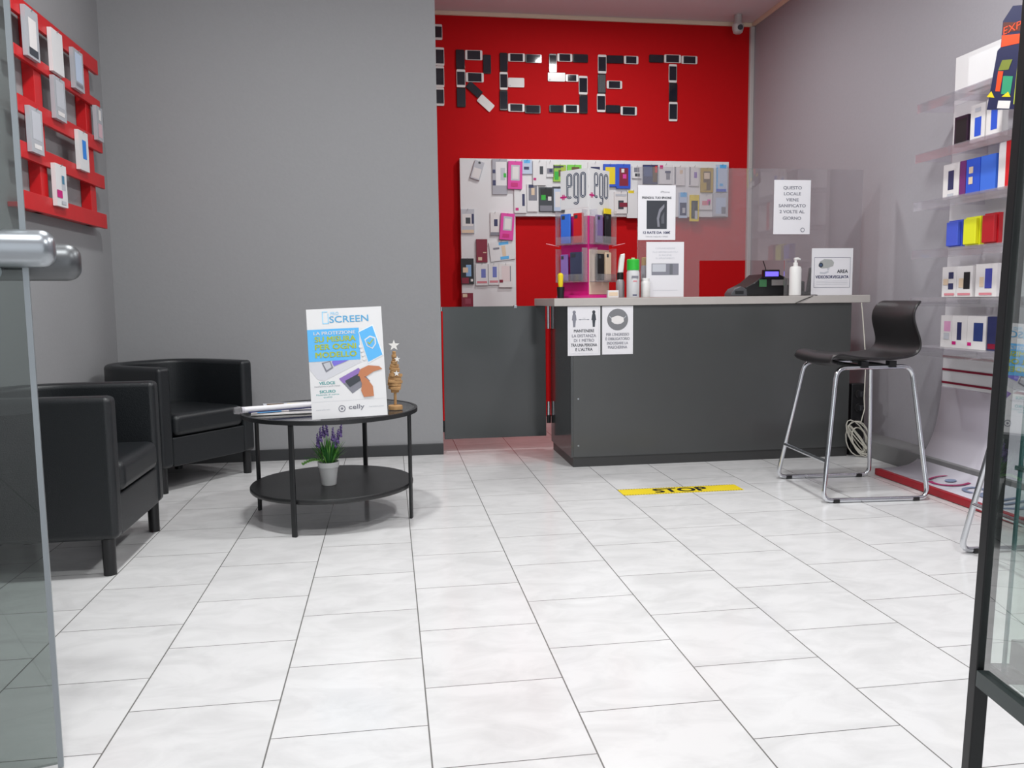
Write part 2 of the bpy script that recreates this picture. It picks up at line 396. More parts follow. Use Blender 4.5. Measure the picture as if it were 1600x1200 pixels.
# ---- show card on the table
def easel_card():
    h, w = 0.445, 0.30
    b0 = at_y(489, 661, 3.255); b1 = at_y(605, 658, 3.255)
    base = Vector(((b0.x+b1.x)/2, 3.255, 0.468))
    t = thing('advertising_card', 'white and sky-blue PRO SCREEN advertising card standing on the coffee table', 'sign', base)
    t.scale = (0.972,)*3
    F = Fr((0,0,0), (1, 0, 0.0), (0, 0.16, 1), rot=math.radians(2.0))
    F.o = Vector((0, 0, 0.006))
    mb = MB(); F.slab(mb, -w/2, 0, w/2, h, -0.004, 0, WHITE)
    e = 0.0006
    # blue banner with slanted tablet picture
    F.poly(mb, [(-w/2, 0.232), (0.055, 0.232), (0.055, 0.362), (-w/2, 0.362)], e, SKY)
    F.poly(mb, [(0.052, 0.345), (0.112, 0.372), (0.148, 0.245), (0.085, 0.215)], e*2, P('tablet_white', 236, 242, 248))
    F.poly(mb, [(0.055, 0.343), (0.110, 0.367), (0.144, 0.247), (0.086, 0.220)], e*3, SKY)
    sh = [(0.075,0.312),(0.098,0.327),(0.120,0.318),(0.121,0.292),(0.106,0.272),(0.084,0.284)]
    F.poly(mb, sh, e*4, WHITE); F.poly(mb, [(0.098+(a-0.098)*0.8, 0.298+(b-0.298)*0.8) for a, b in sh], e*5, SKY)
    F.poly(mb, [(0.086,0.299),(0.095,0.289),(0.113,0.311),(0.110,0.314),(0.095,0.296),(0.088,0.303)], e*6, OLIVE)
    for k in range(4): F.disc(mb, 0.058 + 0.004*k, 0.285 - 0.017*k, 0.007, e*4, WHITE, n=10)
    F.text(mb, 'PRO', -0.038, 0.418, 0.012, e, P('pale_blue_ink', 160, 214, 244), bold=0.01)
    F.text(mb, 'SCREEN', 0.018, 0.387, 0.026, e, P('screen_blue_ink', 92, 168, 214), w=0.155, bold=0.012)
    for a0, b0_, a1, b1_ in ((-0.088,0.385,-0.084,0.432), (-0.066,0.385,-0.062,0.425), (-0.088,0.383,-0.062,0.387), (-0.088,0.43,-0.066,0.434)):
        F.rect(mb, a0, b0_, a1, b1_, e, P('pale_blue_ink', 160, 214, 244))
    F.text(mb, 'LA PROTEZIONE', -0.125, 0.339, 0.013, e*2, WHITE, w=0.165, align='L', bold=0.012)
    for s_, b_ in (('SU MISURA', 0.310), ('PER OGNI', 0.279), ('MODELLO', 0.247)):
        F.text(mb, s_, -0.122, b_, 0.021, e*2, OLIVE, w=0.162, align='L', bold=0.03)
    # printer picture
    F.poly(mb, [(-w/2+0.002,0.200),(-w/2+0.03,0.160),(-0.095,0.152),(0.06,0.222),(0.045,0.232),(-w/2+0.002,0.230)], e, P('printer_grey', 206, 206, 212))
    F.poly(mb, [(-0.10,0.226),(-0.085,0.186),(-0.055,0.203),(-0.065,0.232)], e*2, GREYI)
    F.poly(mb, [(-0.094,0.222),(-0.082,0.195),(-0.062,0.206),(-0.068,0.228)], e*3, SILV)
    F.poly(mb, [(-0.060,0.228),(-0.052,0.210),(0.01,0.232),(-0.055,0.232)], e*3, P('violet_print', 120, 110, 210))
    # mat, phone, hands
    F.poly(mb, [(-0.035,0.158),(0.015,0.095),(0.088,0.142),(0.045,0.198)], e, GREYI)
    F.poly(mb, [(-0.035,0.158),(-0.018,0.137),(0.057,0.182),(0.045,0.198)], e*2, LILAC)
    F.poly(mb, [(-0.012,0.148),(0.006,0.122),(0.070,0.158),(0.055,0.180)], e*3, DKG)
    F.poly(mb, [(0.040,0.165),(0.052,0.192),(0.085,0.206),(0.128,0.200),(0.140,0.188),(0.105,0.180),(0.072,0.160)], e*4, SKIN)
    F.poly(mb, [(0.046,0.166),(0.058,0.168),(0.080,0.148),(0.098,0.120),(0.100,0.080),(0.060,0.078),(0.050,0.105),(0.055,0.132)], e*5, SKIN)
    F.text(mb, 'VELOCE', -0.083, 0.138, 0.011, e, TEAL, w=0.062, bold=0.02); F.text(mb, 'Installazione in pochi minuti', -0.083, 0.128, 0.006, e, GREYI, w=0.10)
    F.text(mb, 'SICURO', -0.083, 0.104, 0.011, e, TEAL, w=0.062, bold=0.02); F.text(mb, 'Materiale di ottima', -0.083, 0.094, 0.006, e, TEAL, w=0.09); F.text(mb, 'qualità', -0.083, 0.084, 0.006, e, TEAL, w=0.035)
    F.rect(mb, -w/2+0.002, 0.0685, w/2-0.002, 0.0692, e, SILV)
    F.disc(mb, -0.030, 0.037, 0.014, e, GREYI, r2=0.0105); F.disc(mb, -0.030, 0.037, 0.005, e, GREYI, n=12)
    F.text(mb, 'celly', 0.028, 0.033, 0.017, e, GREYI, w=0.062, bold=0.015)
    F.text(mb, 'www.celly.com', -0.105, 0.034, 0.006, e, SILV, w=0.055); F.text(mb, 'Il tuo telefono protetto', 0.108, 0.036, 0.006, e, SILV, w=0.06)
    mb.build('card', t)
    mb = MB(); F2 = Fr((0, 0, 0), (1,0,0))
    mb.raw([(-0.04, 0.060, 0.30), (0.04, 0.060, 0.30), (0.05, 0.125, 0.0), (-0.05, 0.125, 0.0),
            (-0.04, 0.063, 0.30), (0.04, 0.063, 0.30), (0.05, 0.128, 0.0), (-0.05, 0.128, 0.0)],
           [(0,1,2,3),(4,7,6,5),(0,4,5,1),(1,5,6,2),(2,6,7,3),(3,7,4,0)], WHITE)
    mb.build('easel_strut', t)
easel_card()

# ---- potted lavender
pp = at_z(515, 755, 0.148)
t = thing('potted_lavender', 'small lavender plant in a white pot on the lower table shelf', 'plant', (pp.x, 3.53, 0.1485))
mb = MB(); mb.lathe([(0.029,0),(0.031,0.002),(0.040,0.074),(0.0405,0.075),(0.044,0.077),(0.0455,0.100),(0.043,0.100),(0.040,0.084)], mat('white_pot', (244,244,242), 0.4), n=32)
mb.build('pot', t)
mb = MB(); mb.lathe([(0.0395,0.080),(0.0395,0.086)], mat('soil', (50,40,32), 0.9)); mb.build('soil', t)
lf = MB(); fl = MB()
lg = [P('leaf_green', 74, 150, 58, 0.6), P('leaf_light', 126, 184, 88, 0.6), P('leaf_dark', 56, 118, 56, 0.6)]
vl = [P('lavender_bloom', 146, 122, 186, 0.7), P('lavender_dark', 112, 92, 150, 0.7)]
for k in range(190):
    a = random.uniform(0, 2*PI); sp = random.random()**0.7; hh = random.uniform(0.05, 0.135) * (1.15 - 0.35*sp)
    b0 = Vector((0.02*sp*math.cos(a), 0.02*sp*math.sin(a), 0.085)); tip = b0 + Vector((0.072*sp*math.cos(a), 0.06*sp*math.sin(a), hh))
    side = Vector((-math.sin(a), math.cos(a), 0)) * random.uniform(0.002, 0.0038); mid = (b0 + tip)/2 + Vector((0,0,0.012))
    m_ = random.choice(lg); lf.raw([b0-side*0.5, b0+side*0.5, mid+side, mid-side, tip], [(0,1,2,3),(3,2,4)], m_)
for k in range(9):   # drooping left sprig
    s0 = Vector((-0.02, -0.01, 0.10)) + Vector((-0.010*k, 0, 0.0035*k - 0.0006*k*k)); 
    lf.raw([s0, s0+Vector((0.006,0,0.010)), s0+Vector((-0.012,0,0.012)), s0+Vector((-0.008,0,0.001))], [(0,1,2,3)], lg[1])
lf.tube([(-0.015,-0.008,0.095),(-0.05,-0.01,0.118),(-0.10,-0.01,0.122)], 0.0012, lg[2], n=5)
for dx, hz, sx in ((-0.030,0.245,0.0),(-0.018,0.262,-0.004),(-0.004,0.268,0.004),(0.022,0.245,0.01),(0.040,0.235,0.03),(0.052,0.262,0.045),(-0.04,0.22,-0.02),(0.03,0.215,0.0)):
    y = random.uniform(-0.015, 0.02)
    lf.tube([(dx*0.2, 0, 0.09), (dx*0.7, y, 0.16), (dx, y, hz-0.05)], 0.0012, lg[0], n=5)
    for q in range(14):
        f_ = q/13; a = q*2.4; c_ = Vector((dx + sx*0.15*f_, y, hz - 0.055 + 0.055*f_)); r_ = 0.0052*(1.15 - 0.65*f_)
        fl.box(c_ + Vector((math.cos(a), math.sin(a), 0))*r_*0.7, (r_*1.5,)*3, vl[q % 2], Matrix.Rotation(a, 3, 'Z') @ Matrix.Rotation(0.7, 3, 'X'))
lf.build('foliage', t, smooth=False); fl.build('flower_spikes', t, smooth=False)

# ---- wooden tree ornament
tp = at_y(618, 639, 3.50)
t = thing('wooden_tree_ornament', 'little stacked wooden fir tree ornament with white star on the table', 'ornament', (tp.x, 3.50, 0.4675))
wd = mat('raw_wood', (178, 138, 92), 0.75, noise=0.22, nscale=60, bump=0.4)
mb = MB(); mb.lathe([(0.030,0),(0.031,0.003),(0.030,0.016),(0.028,0.018)], wd, n=20); mb.build('base', t)
mb = MB(); mb.tube([(0,0,0.016),(0,0,0.24)], 0.006, wd, n=8); mb.build('trunk', t)
wid = [1.22*w_ for w_ in [0.020, 0.036, 0.034, 0.038, 0.032, 0.034, 0.028, 0.030, 0.022, 0.024, 0.016, 0.018, 0.012]]
for k, w_ in enumerate(wid):
    z = 0.072 + k*0.0135; mb = MB(); R = Matrix.Rotation(random.uniform(0, PI), 3, 'Z') @ Matrix.Rotation(random.uniform(-0.12, 0.12), 3, 'Y')
    n = 9; pts = [(w_*0.72*(1+random.uniform(-0.22,0.18))*math.cos(2*PI*q/n), w_*0.5*(1+random.uniform(-0.2,0.2))*math.sin(2*PI*q/n)) for q in range(n)]
    mb.prism(pts, z, z + 0.013, wd, lambda u, v, w, R=R, z=z: R @ Vector((u, v, w - z)) + Vector((0, 0, z)))
    mb.build('branch_disc', t, bev=0.002)
mb = MB(); Fs = Fr((0, 0, 0.272), (1, 0, 0))
st = [((0.024 if q % 2 == 0 else 0.010)*math.sin(q*PI/5), (0.024 if q % 2 == 0 else 0.010)*math.cos(q*PI/5)) for q in range(10)]
mb.prism(st, -0.004, 0.004, mat('white_star', (236,234,230), 0.5), lambda u, v, w: Fs.p(u, v, w)); mb.build('star', t)
for dx, z in ((0.012, 0.215), (0.008, 0.155)):
    mb = MB(); F3 = Fr((dx, -0.022, z), (1,0,0)); mb.prism([(a*0.55, b*0.55) for a, b in st], -0.002, 0.002, mat('white_star', (236,234,230), 0.5), lambda u, v, w: F3.p(u, v, w)); mb.build('star', t)

# ---- magazines
def magazine(name, label, loc, rz, L_, W_, T_, mats, curl=0.0):
    t = thing(name, label, 'magazine', loc, rz, 'magazines on the coffee table')
    mb = MB(); n = 10
    for i in range(n):
        x0, x1 = -L_/2 + L_*i/n, -L_/2 + L_*(i+1)/n
        z0, z1 = curl*(abs(x0)/L_*2)**3, curl*(abs(x1)/L_*2)**3
        vs = [(x0,-W_/2,z0),(x1,-W_/2,z1),(x1,W_/2,z1),(x0,W_/2,z0)]
        vs = vs + [(a,b,c+T_) for a,b,c in vs]
        mb.raw(vs, [(3,2,1,0),(4,5,6,7),(0,1,5,4),(2,3,7,6)] + ([(0,4,7,3)] if i == 0 else []) + ([(1,2,6,5)] if i == n-1 else []), mats[0])
    for (a0,b0,a1,b1,mm) in mats[1]:
        mb.poly([(a0*L_,b0*W_,T_+0.0008),(a1*L_,b0*W_,T_+0.0008),(a1*L_,b1*W_,T_+0.0008),(a0*L_,b1*W_,T_+0.0008)], mm)
    mb.build('pages', t)
    return t
magazine('magazine', 'flat magazine with green and blue cover lying under the rolled paper', (-0.43, 3.56, 0.468), 0.12, 0.30, 0.22, 0.006,
         (OFFW, [(-0.3,-0.1,-0.05,0.35,LIME),(0.1,0.05,0.42,0.4,LIME),(-0.42,-0.4,-0.1,-0.2,SKY),(0.0,-0.42,0.45,-0.15,GREYI)]))
magazine('magazine', 'magazine with yellow and brown cover at the back of the table pile', (-0.40, 3.66, 0.475), 0.2, 0.29, 0.2, 0.005,
         (SILV, [(-0.45,-0.3,-0.2,0.4,BROWN),(-0.15,-0.2,0.1,0.3,YEL),(0.15,-0.4,0.45,0.4,GREYI)]))
r0 = at_y(378, 645, 3.42); r1 = at_y(500, 634, 3.55)
t = thing('rolled_newspaper', 'rolled white newspaper wrapped in clear film, end poking past the table edge', 'newspaper', (0,0,0), group='magazines on the coffee table')
mb = MB(); a = Vector((r0.x, 3.42, 0.4935)); b = Vector((r1.x, 3.54, 0.4935)); ax = (b - a).normalized()
mb.tube([a, a + (b-a)*0.5, b], 0.0125, PAPER, n=16); mb.tube([a - ax*0.001, a + ax*0.0], 0.009, DKG, n=14); mb.build('paper_roll', t)
mb = MB(); s_ = a + Vector((0, -0.008, -0.0125)); mb.box((a+b)/2 + Vector((0,-0.012,-0.010)), ((b-a).length*0.82, 0.010, 0.004), NAVY, Matrix.Rotation(math.atan2(ax.y, ax.x), 3, 'Z')); mb.build('blue_band', t)
mb = MB(); mb.tube([a - ax*0.030, a - ax*0.012, a + ax*0.01], [0.014, 0.016, 0.0130], ACRYL, n=14, cap=False); mb.build('film_wrap', t)

# ================================================================== counter
t = thing('reception_counter', 'long graphite reception counter with thick beige worktop', 'counter', (0.985, 4.365, 0))
mb = MB(); mb.bb(0.0, 0.0, 0.055, 1.625, 0.56, 0.885, LAM); mb.build('front_body', t, bev=0.002)
mb = MB(); mb.bb(-0.012, 0.0, 0.055, 0.0, 0.56, 0.885, LAMG); o = mb.build('side_panel', t); o['label'] = 'glossy dark end panel'
mb = MB(); mb.bb(0.0, 0.005, 0.0, 1.625, 0.56, 0.055, mat('counter_plinth', (52, 52, 52), 0.4)); mb.build('plinth', t)
mb = MB(); mb.bb(-0.105, -0.012, 0.886, 1.73, 0.60, 0.929, WORK); mb.build('worktop', t, bev=0.003)
CT = 0.9295
# little screws on the front
for z in (0.38, 0.12):
    mb = MB(); mb.tube([(0.028, 0.0, z), (0.028, -0.003, z)], 0.005, STEEL, n=10); mb.build('screw', t)

# signs on counter front
def counter_sign(px, label, kind):
    a = at_y(px[0], px[1], 4.36); b = at_y(px[2], px[3], 4.36)
    w, h = b.x - a.x, min(a.z, 0.884) - b.z
    F = Fr(((a.x+b.x)/2, 4.3635, b.z), (1, 0, 0))
    mb = MB(); F.slab(mb, -w/2, 0, w/2, h, 0.0, 0.002, PAPER); e = 0.0026
    if kind == 0:
        for q in (-1, 1): F.rect(mb, q*w*0.455, h*0.04, q*w*0.45, h*0.95, e, SILV)
        F.rect(mb, -w*0.455, h*0.95, w*0.455, h*0.953, e, SILV); F.rect(mb, -w*0.455, h*0.037, w*0.455, h*0.04, e, SILV)
        for q, mm in ((-1, GREYI), (1, DKG)):
            cx = q*w*0.30; F.disc(mb, cx, h*0.885, 0.009, e, mm, n=14)
            F.poly(mb, [(cx-0.010,h*0.82),(cx-0.006,h*0.86),(cx+0.006,h*0.86),(cx+0.010,h*0.82),(cx+0.013,h*0.72),(cx+0.009,h*0.72),(cx+0.007,h*0.65),(cx+0.006,h*0.58),(cx-0.006,h*0.58),(cx-0.007,h*0.65),(cx-0.009,h*0.72),(cx-0.013,h*0.72)], e, mm)
        F.rect(mb, -w*0.12, h*0.728, w*0.12, h*0.735, e, GREYI)
        for q in (-1, 1): F.poly(mb, [(q*w*0.11,h*0.745),(q*w*0.17,h*0.7315),(q*w*0.11,h*0.718)][::q], e, GREYI)
        F.text(mb, '1 m', 0, h*0.75, 0.006, e, GREYI)
        for s_, b_, ww, mm in (('MANTENERE',0.475,0.62,DKG),('LA DISTANZA',0.375,0.74,GREYI),('DI 1 METRO',0.28,0.62,GREYI),('TRA UNA PERSONA',0.185,0.80,DKG),("E L'ALTRA",0.095,0.52,DKG)):
            F.text(mb, s_, 0, h*b_, 0.0155, e, mm, w=w*ww, bold=0.02)
    else:
        F.disc(mb, 0, h*0.72, w*0.34, e, P('pictogram_grey', 120, 120, 124))
        F.poly(mb, [(-w*0.2,h*0.76),(-w*0.08,h*0.79),(0,h*0.8),(w*0.08,h*0.79),(w*0.19,h*0.76),(w*0.2,h*0.68),(w*0.11,h*0.635),(0,h*0.625),(-w*0.11,h*0.635),(-w*0.2,h*0.68)], e*1.4, OFFW)
        for q in (-1, 1): F.poly(mb, [(q*w*0.2,h*0.755),(q*w*0.27,h*0.80),(q*w*0.28,h*0.79),(q*w*0.2,h*0.735)][::q], e*1.4, SILV)
        for s_, b_, ww in (("PER L'INGRESSO",0.385,0.74),('È OBBLIGATORIO',0.295,0.78),('INDOSSARE LA',0.205,0.68),('MASCHERINA',0.12,0.62)):
            F.text(mb, s_, 0, h*b_, 0.0145, e, GREYI, w=w*ww, bold=0.02)
    tag(mb.build('notice_sheet', smooth=False), label, 'sign', 'notices on the counter front')
counter_sign((887, 478, 938, 555), 'white notice MANTENERE LA DISTANZA with two figures on the counter front', 0)
counter_sign((941, 477, 989, 553), 'white notice with round face-mask pictogram on the counter front', 1)

# stop strip on the floor
pts = [at_z(967, 765), at_z(1150, 757), at_z(1160, 766.5), at_z(978, 774.5)]
x0, x1, y0, y1 = 1.075, 1.672, 3.682, 3.800
mb = MB(); F = Fr((x0, y0, 0.0003), (1,0,0), (0,1,0)); W_, H_ = x1-x0, y1-y0
F.slab(mb, 0, 0, W_, H_, 0, 0.0008, YEL)
F.text(mb, 'STOP', W_*0.5, H_*0.2, H_*0.6, 0.0013, BLK, w=W_*0.44, bold=0.03)
nd = 44
for k in range(nd):
    F.rect(mb, W_*k/nd, 0, W_*(k+0.45)/nd, 0.006, 0.0013, BLK); F.rect(mb, W_*k/nd, H_-0.006, W_*(k+0.45)/nd, H_, 0.0013, BLK)
tag(mb.build('floor_sticker', smooth=False), 'yellow STOP strip stuck to the floor tiles in front of the counter', 'sticker')

# ================================================================== gate
t = thing('counter_gate', 'glossy dark grey swing gate closing the gap beside the counter', 'gate', (0.31, 4.955, 0))
mb = MB(); mb.bb(0.006, -0.011, 0.083, 0.635, 0.011, 0.885, LAMG); mb.build('gate_panel', t, bev=0.002)
mb = MB(); mb.bb(0.44, -0.014, 0.872, 0.46, 0.014, 0.890, STEEL); mb.build('latch', t, bev=0.002)
for nm, x, lab in (('gate_hinge_post', 0.9535, 'red sleeved chrome tube upright between gate and counter'), ('gate_hinge_post', 0.3215, 'red tube upright between gate and grey wall')):
    x = 0.9595 if x > 0.5 else 0.312
    r_ = 0.0125 if x > 0.5 else 0.006
    yy = 4.935 if x > 0.5 else 4.934
    t = thing(nm, lab, 'post', (x, yy, 0), group='gate uprights')
    if x > 0.5:
        for k, (z0, z1, mm, rr, pn) in enumerate(((0.215,0.30,CHROME,0.010,'lower_tube'),(0.30,0.745,RED,0.0145,'red_sleeve'),(0.745,0.885,CHROME,0.010,'upper_tube'),(0.165,0.215,BLACKP,0.0135,'black_foot'))):
            mb = MB(); mb.tube([(0,0,z0),(0,0,z1)], rr, mm, n=16); mb.build(pn, t)
    else:
        for z0, z1, mm, rr, pn in ((0.20,0.86,RED,r_,'red_sleeve'),(0.13,0.20,BLACKP,r_,'black_foot'),(0.86,0.885,CHROME,0.005,'upper_tube')):
            mb = MB(); mb.tube([(0,0,z0),(0,0,z1)], rr, mm, n=12); mb.build(pn, t)

# ================================================================== phones spelling the shop name
# pixel boxes on the red wall: x0, y0, x1, y1, kind (b black, e black glass with white ends, w white, g grey cracked)
PH = [
 (678,38.5,691,63,'e','as the dot of the letter i'),
 (680,74.6,694,103.5,'e','topmost in the stem of the letter i'),
 (680,103.7,694,137,'e','second from top in the stem of the letter i'),
 (680,137,694,166,'e','lowest in the stem of the letter i'),
 (712,78,726,109,'b','topmost in the upright of the R'),
 (713,109,727,137,'e','middle of the upright of the R'),
 (713.5,137.5,727.5,168,'b','at the foot of the upright of the R'),
 (726.5,79,753.6,94.5,'e','lying across the top of the R'),
 (754.5,86,767,115.7,'b','upright on the right of the bowl of the R'),
 (727.5,114,755.7,129,'e','lying across the middle of the R'),
 (734.5,127,747,154,'b','slanting black at the start of the leg of the R',49),
 (752,148,765.5,175.5,'w','slanting at the foot of the leg of the R',49),
 (780.5,83,793,112.5,'b','topmost in the upright of the first E'),
 (780.5,113,793,141,'e','middle of the upright of the first E'),
 (780.5,141.5,793,173,'b','at the foot of the upright of the first E'),
 (793.5,84,820,97,'e','starting the top arm of the first E'),
 (820.3,85.5,846,98.8,'b','ending the top arm of the first E'),
 (793.5,122,819,137,'w','as the middle arm of the first E'),
 (793.5,162.5,819.3,175.2,'e','starting the bottom arm of the first E'),
 (819.6,164.8,844.5,177.8,'b','ending the bottom arm of the first E'),
 (857.5,84.5,869.5,113.5,'b','upright at the upper left of the S'),
 (870,84.5,894,97,'e','in the middle of the top of the S'),
 (894.3,85.2,918.5,98.3,'b','at the top right end of the S'),
 (855.5,113.9,883,128,'w','at the left of the middle of the S'),
 (883.3,116.8,903.4,128.3,'e','right of the white one in the middle of the S'),
 (903.8,119,917.6,148.4,'e','upright at the middle right of the S'),
 (905,148.7,917.8,178,'b','upright at the lower right of the S'),
 (857.7,164.6,880,176,'b','at the bottom left end of the S'),
 (880.3,164.2,904.4,177,'e','in the middle of the bottom of the S'),
 (933.6,86,947,115.5,'e','topmost in the upright of the second E'),
 (933.4,115.8,946.2,146.8,'g','in the middle of the upright of the second E'),
 (932.2,147,945.6,175.8,'e','at the foot of the upright of the second E'),
 (947.3,87,973.8,99.7,'b','starting the top arm of the second E'),
 (974.2,88,997,100.7,'e','ending the top arm of the second E'),
 (947.3,126.7,971.6,139.2,'e','as the middle arm of the second E'),
 (946,164.6,968.7,177,'b','starting the bottom arm of the second E'),
 (969,167,994.6,180.7,'e','ending the bottom arm of the second E'),
 (1013.5,86,1036.5,98.3,'b','at the left end of the bar of the T'),
 (1037,86,1063.4,98.8,'e','in the middle of the bar of the T'),
 (1064,88,1089,100.6,'e','at the right end of the bar of the T'),
 (1044.2,100.8,1057,129.8,'e','topmost in the stem of the T'),
 (1044.6,130,1057.6,159.4,'b','middle of the stem of the T'),
 (1044.4,159.7,1057.8,190,'e','lowest in the stem of the T'),
]
PBLK = mat('phone_black', (16, 17, 20), 0.16, spec=0.7); PSCR = mat('phone_screen', (14, 20, 34), 0.06, spec=0.9)
PWHT = mat('phone_white', (226, 224, 222), 0.25); PCRK = mat('phone_cracked', (84, 88, 90), 0.12, spec=0.9, noise=0.6, nscale=160)
KN = {'b': 'black smartphone', 'e': 'white smartphone with dark screen', 'w': 'plain white smartphone back', 'g': 'smartphone with cracked grey glass'}
for row in PH:
    x0, y0, x1, y1, k, where = row[:6]; ro = row[6] if len(row) > 6 else 0
    c = at_y((x0+x1)/2, (y0+y1)/2, YB); a = at_y(x0, (y0+y1)/2, YB); b = at_y(x1, (y0+y1)/2, YB); d_ = at_y((x0+x1)/2, y0, YB); e_ = at_y((x0+x1)/2, y1, YB)
    w, h = (b - a).length, (d_ - e_).length
    hor = w > h
    if hor: L_, S_, rot = w, h, PI/2
    else: L_, S_, rot = h, w, 0
    if ro: rot = math.radians(ro)
    t = thing('smartphone', KN[k] + ' ' + where, 'phone', (c.x, YB - 0.0005, c.z), group='old phones spelling the shop name on the red wall')
    F = Fr((0, 0, 0), (1, random.uniform(-0.022, 0.022), 0), (0, random.uniform(-0.022, 0.022), 1), rot=rot)
    F.o = Vector((0, -0.003, 0))
    bm_ = {'b': PBLK, 'e': PWHT, 'w': PWHT, 'g': PBLK}[k]
    mb = MB(); S2, L2 = S_/2 - 0.0006, L_/2 - 0.0006
    rr = 0.008
    pts = []
    for qx, qy, a0 in ((S2-rr, L2-rr, 0), (-S2+rr, L2-rr, PI/2), (-S2+rr, -L2+rr, PI), (S2-rr, -L2+rr, 1.5*PI)):
        for j in range(4): a = a0 + PI/2*j/3; pts.append((qx + rr*math.cos(a), qy + rr*math.sin(a)))
    mb.prism(pts, 0.0, 0.0085, bm_, lambda u, v, w_, F=F: F.p(u, v, w_)); mb.build('body', t, bev=0.0012)
    if k != 'w':
        mb = MB()
        if k == 'e': F.slab(mb, -S2+0.0035, -L2+0.0165, S2-0.0035, L2-0.0165, 0.0084, 0.0091, PSCR)
        elif k == 'g': F.slab(mb, -S2+0.003, -L2+0.008, S2-0.003, L2-0.008, 0.0084, 0.0091, PCRK)
        else: F.slab(mb, -S2+0.003, -L2+0.010, S2-0.003, L2-0.010, 0.0084, 0.0091, PSCR)
        mb.build('screen', t)
    else:
        mb = MB(); F.slab(mb, -S2+0.006, L2-0.02, -S2+0.016, L2-0.010, 0.0084, 0.0098, SILV); mb.build('camera_lens', t)

# ================================================================== generic hanging or standing packs
def pack(label, cx, cz, w, h, F0, th, base, decals=(), rot=0.0, name='accessory_pack', cat='pack', group=None, hook=None, blister=None, texts=(), d0=0.0):
    """F0(x, z) -> point on the supporting plane; axis u is F0.u"""
    F = Fr((0,0,0), F0['u'], (0,0,1), rot=rot)
    t = thing(name, label, cat, F0['p'](cx, cz), group=group)
    F.o = F.n * d0
    mb = MB(); F.slab(mb, -w/2, -h/2, w/2, h/2, 0.0, th, base)
    for i, (a0, b0, a1, b1, mm) in enumerate(decals):
        F.rect(mb, a0*w, b0*h, a1*w, b1*h, th + 0.0006*(i % 4 + 1), mm)
    for s_, a, b, hh, mm in texts: F.text(mb, s_, a*w, b*h, hh, th + 0.003, mm)
    mb.build('card', t, bev=0.0)
    if blister:
        a0, b0, a1, b1, mm, tt = blister
        mb = MB(); F.slab(mb, a0*w, b0*h, a1*w, b1*h, th, th + tt, mm); mb.build('product', t, bev=0.004)
    if hook:
        mb = MB(); tp_ = F.p(0, h/2 - 0.006, 0); mb.tube([tp_ - F.n*d0, tp_ + F.n*hook, tp_ + F.n*(hook+0.006) + Vector((0,0,0.008))], 0.0015, STEEL, n=6); mb.build('peg_hook', t)
    return t

# white display board on the red wall
BY = YB - 0.055
def bpt(x, y): return at_y(x, y, BY)
pa = bpt(718, 244); pb = bpt(1139, 256); pc = bpt(1137, 341); pd = bpt(806, 336)
mb = MB(); Fb = Fr((0, BY, 0), (1, 0, 0))
xl, xr, zt, zm, xm = pa.x, pb.x, (pa.z+pb.z)/2, (pc.z+pd.z)/2, bpt(806, 400).x
mb.prism([(xl, 0.55), (xm, 0.55), (xm, zm), (xr, zm), (xr, zt), (xl, zt)], 0, 0.055, WHITE, lambda u, v, w: Vector((u, BY + w, v)))
tag(mb.build('display_board', bev=0.002), 'white L-shaped display board of phone accessories on the red wall', 'display')
BF = {'u': (1, 0, 0), 'p': lambda x, z: Vector((x, BY - 0.0006, z))}
def bpack(label, x0, y0, x1, y1, base, decals=(), rot=0, hook=0.03, th=0.012, **k):
    c = at_y((x0+x1)/2, (y0+y1)/2, BY); w = at_y(x1, (y0+y1)/2, BY).x - at_y(x0, (y0+y1)/2, BY).x; h = at_y((x0+x1)/2, y0, BY).z - at_y((x0+x1)/2, y1, BY).z
    return pack(label, c.x, c.z, w, h, BF, th, base, decals, rot, group='accessory packs on the white board', hook=hook, d0=0.001, **k)
bpack('silver phone case hanging tilted at the top left of the white board', 738,252,753,281, SILV, [(-0.4,-0.44,0.4,0.1,OFFW),(-0.12,0.36,0.12,0.46,DKG)], rot=-0.3, th=0.02)
bpack('grey and white patterned pack with green dot left of the pink pack', 769,249,792.3,304, P('pattern_grey', 168, 168, 176), [(-0.26,-0.25,0.46,0.42,WHITE),(0.05,-0.1,0.35,0.25,SILV),(0.25,-0.02,0.42,0.1,GRN),(-0.48,0.1,-0.3,0.2,NAVY),(-0.48,-0.25,-0.28,-0.1,NAVY)])
bpack('pink pack with silver window at the top of the white board', 793,253,815,296, PINK, [(-0.3,-0.2,0.32,0.36,SILV),(-0.2,-0.14,0.24,0.3,OFFW),(-0.3,-0.42,0.2,-0.28,MAG)], rot=-0.03, th=0.03)
bpack('small pale pack with blue oval right of the upper pink pack', 815,250,831,272, LTB, [(-0.3,0.25,0.3,0.48,SKY),(-0.3,-0.2,0.2,0.0,NAVY)])
bpack('white boxed cable pack with dark window, top row', 832,252,852.5,290, WHITE, [(-0.2,-0.12,0.0,0.25,WHITE),(0.02,-0.05,0.28,0.28,DKG),(-0.46,-0.3,-0.25,-0.2,MAG)], th=0.018)
bpack('white pack with grey adapter picture left of the leafy green pack', 853,252,865,277, WHITE, [(-0.4,-0.3,0.45,0.05,GREYI),(-0.1,-0.2,0.3,0.0,NAVY)])
bpack('pack printed with olive green leaves, top row', 864,258,884,284, LIME, [(-0.45,0.3,0.3,0.45,DKG),(-0.4,-0.4,-0.1,0.1,GRN),(-0.1,-0.2,0.3,0.2,BROWN),(0.1,0.0,0.44,0.35,OLIVE)])
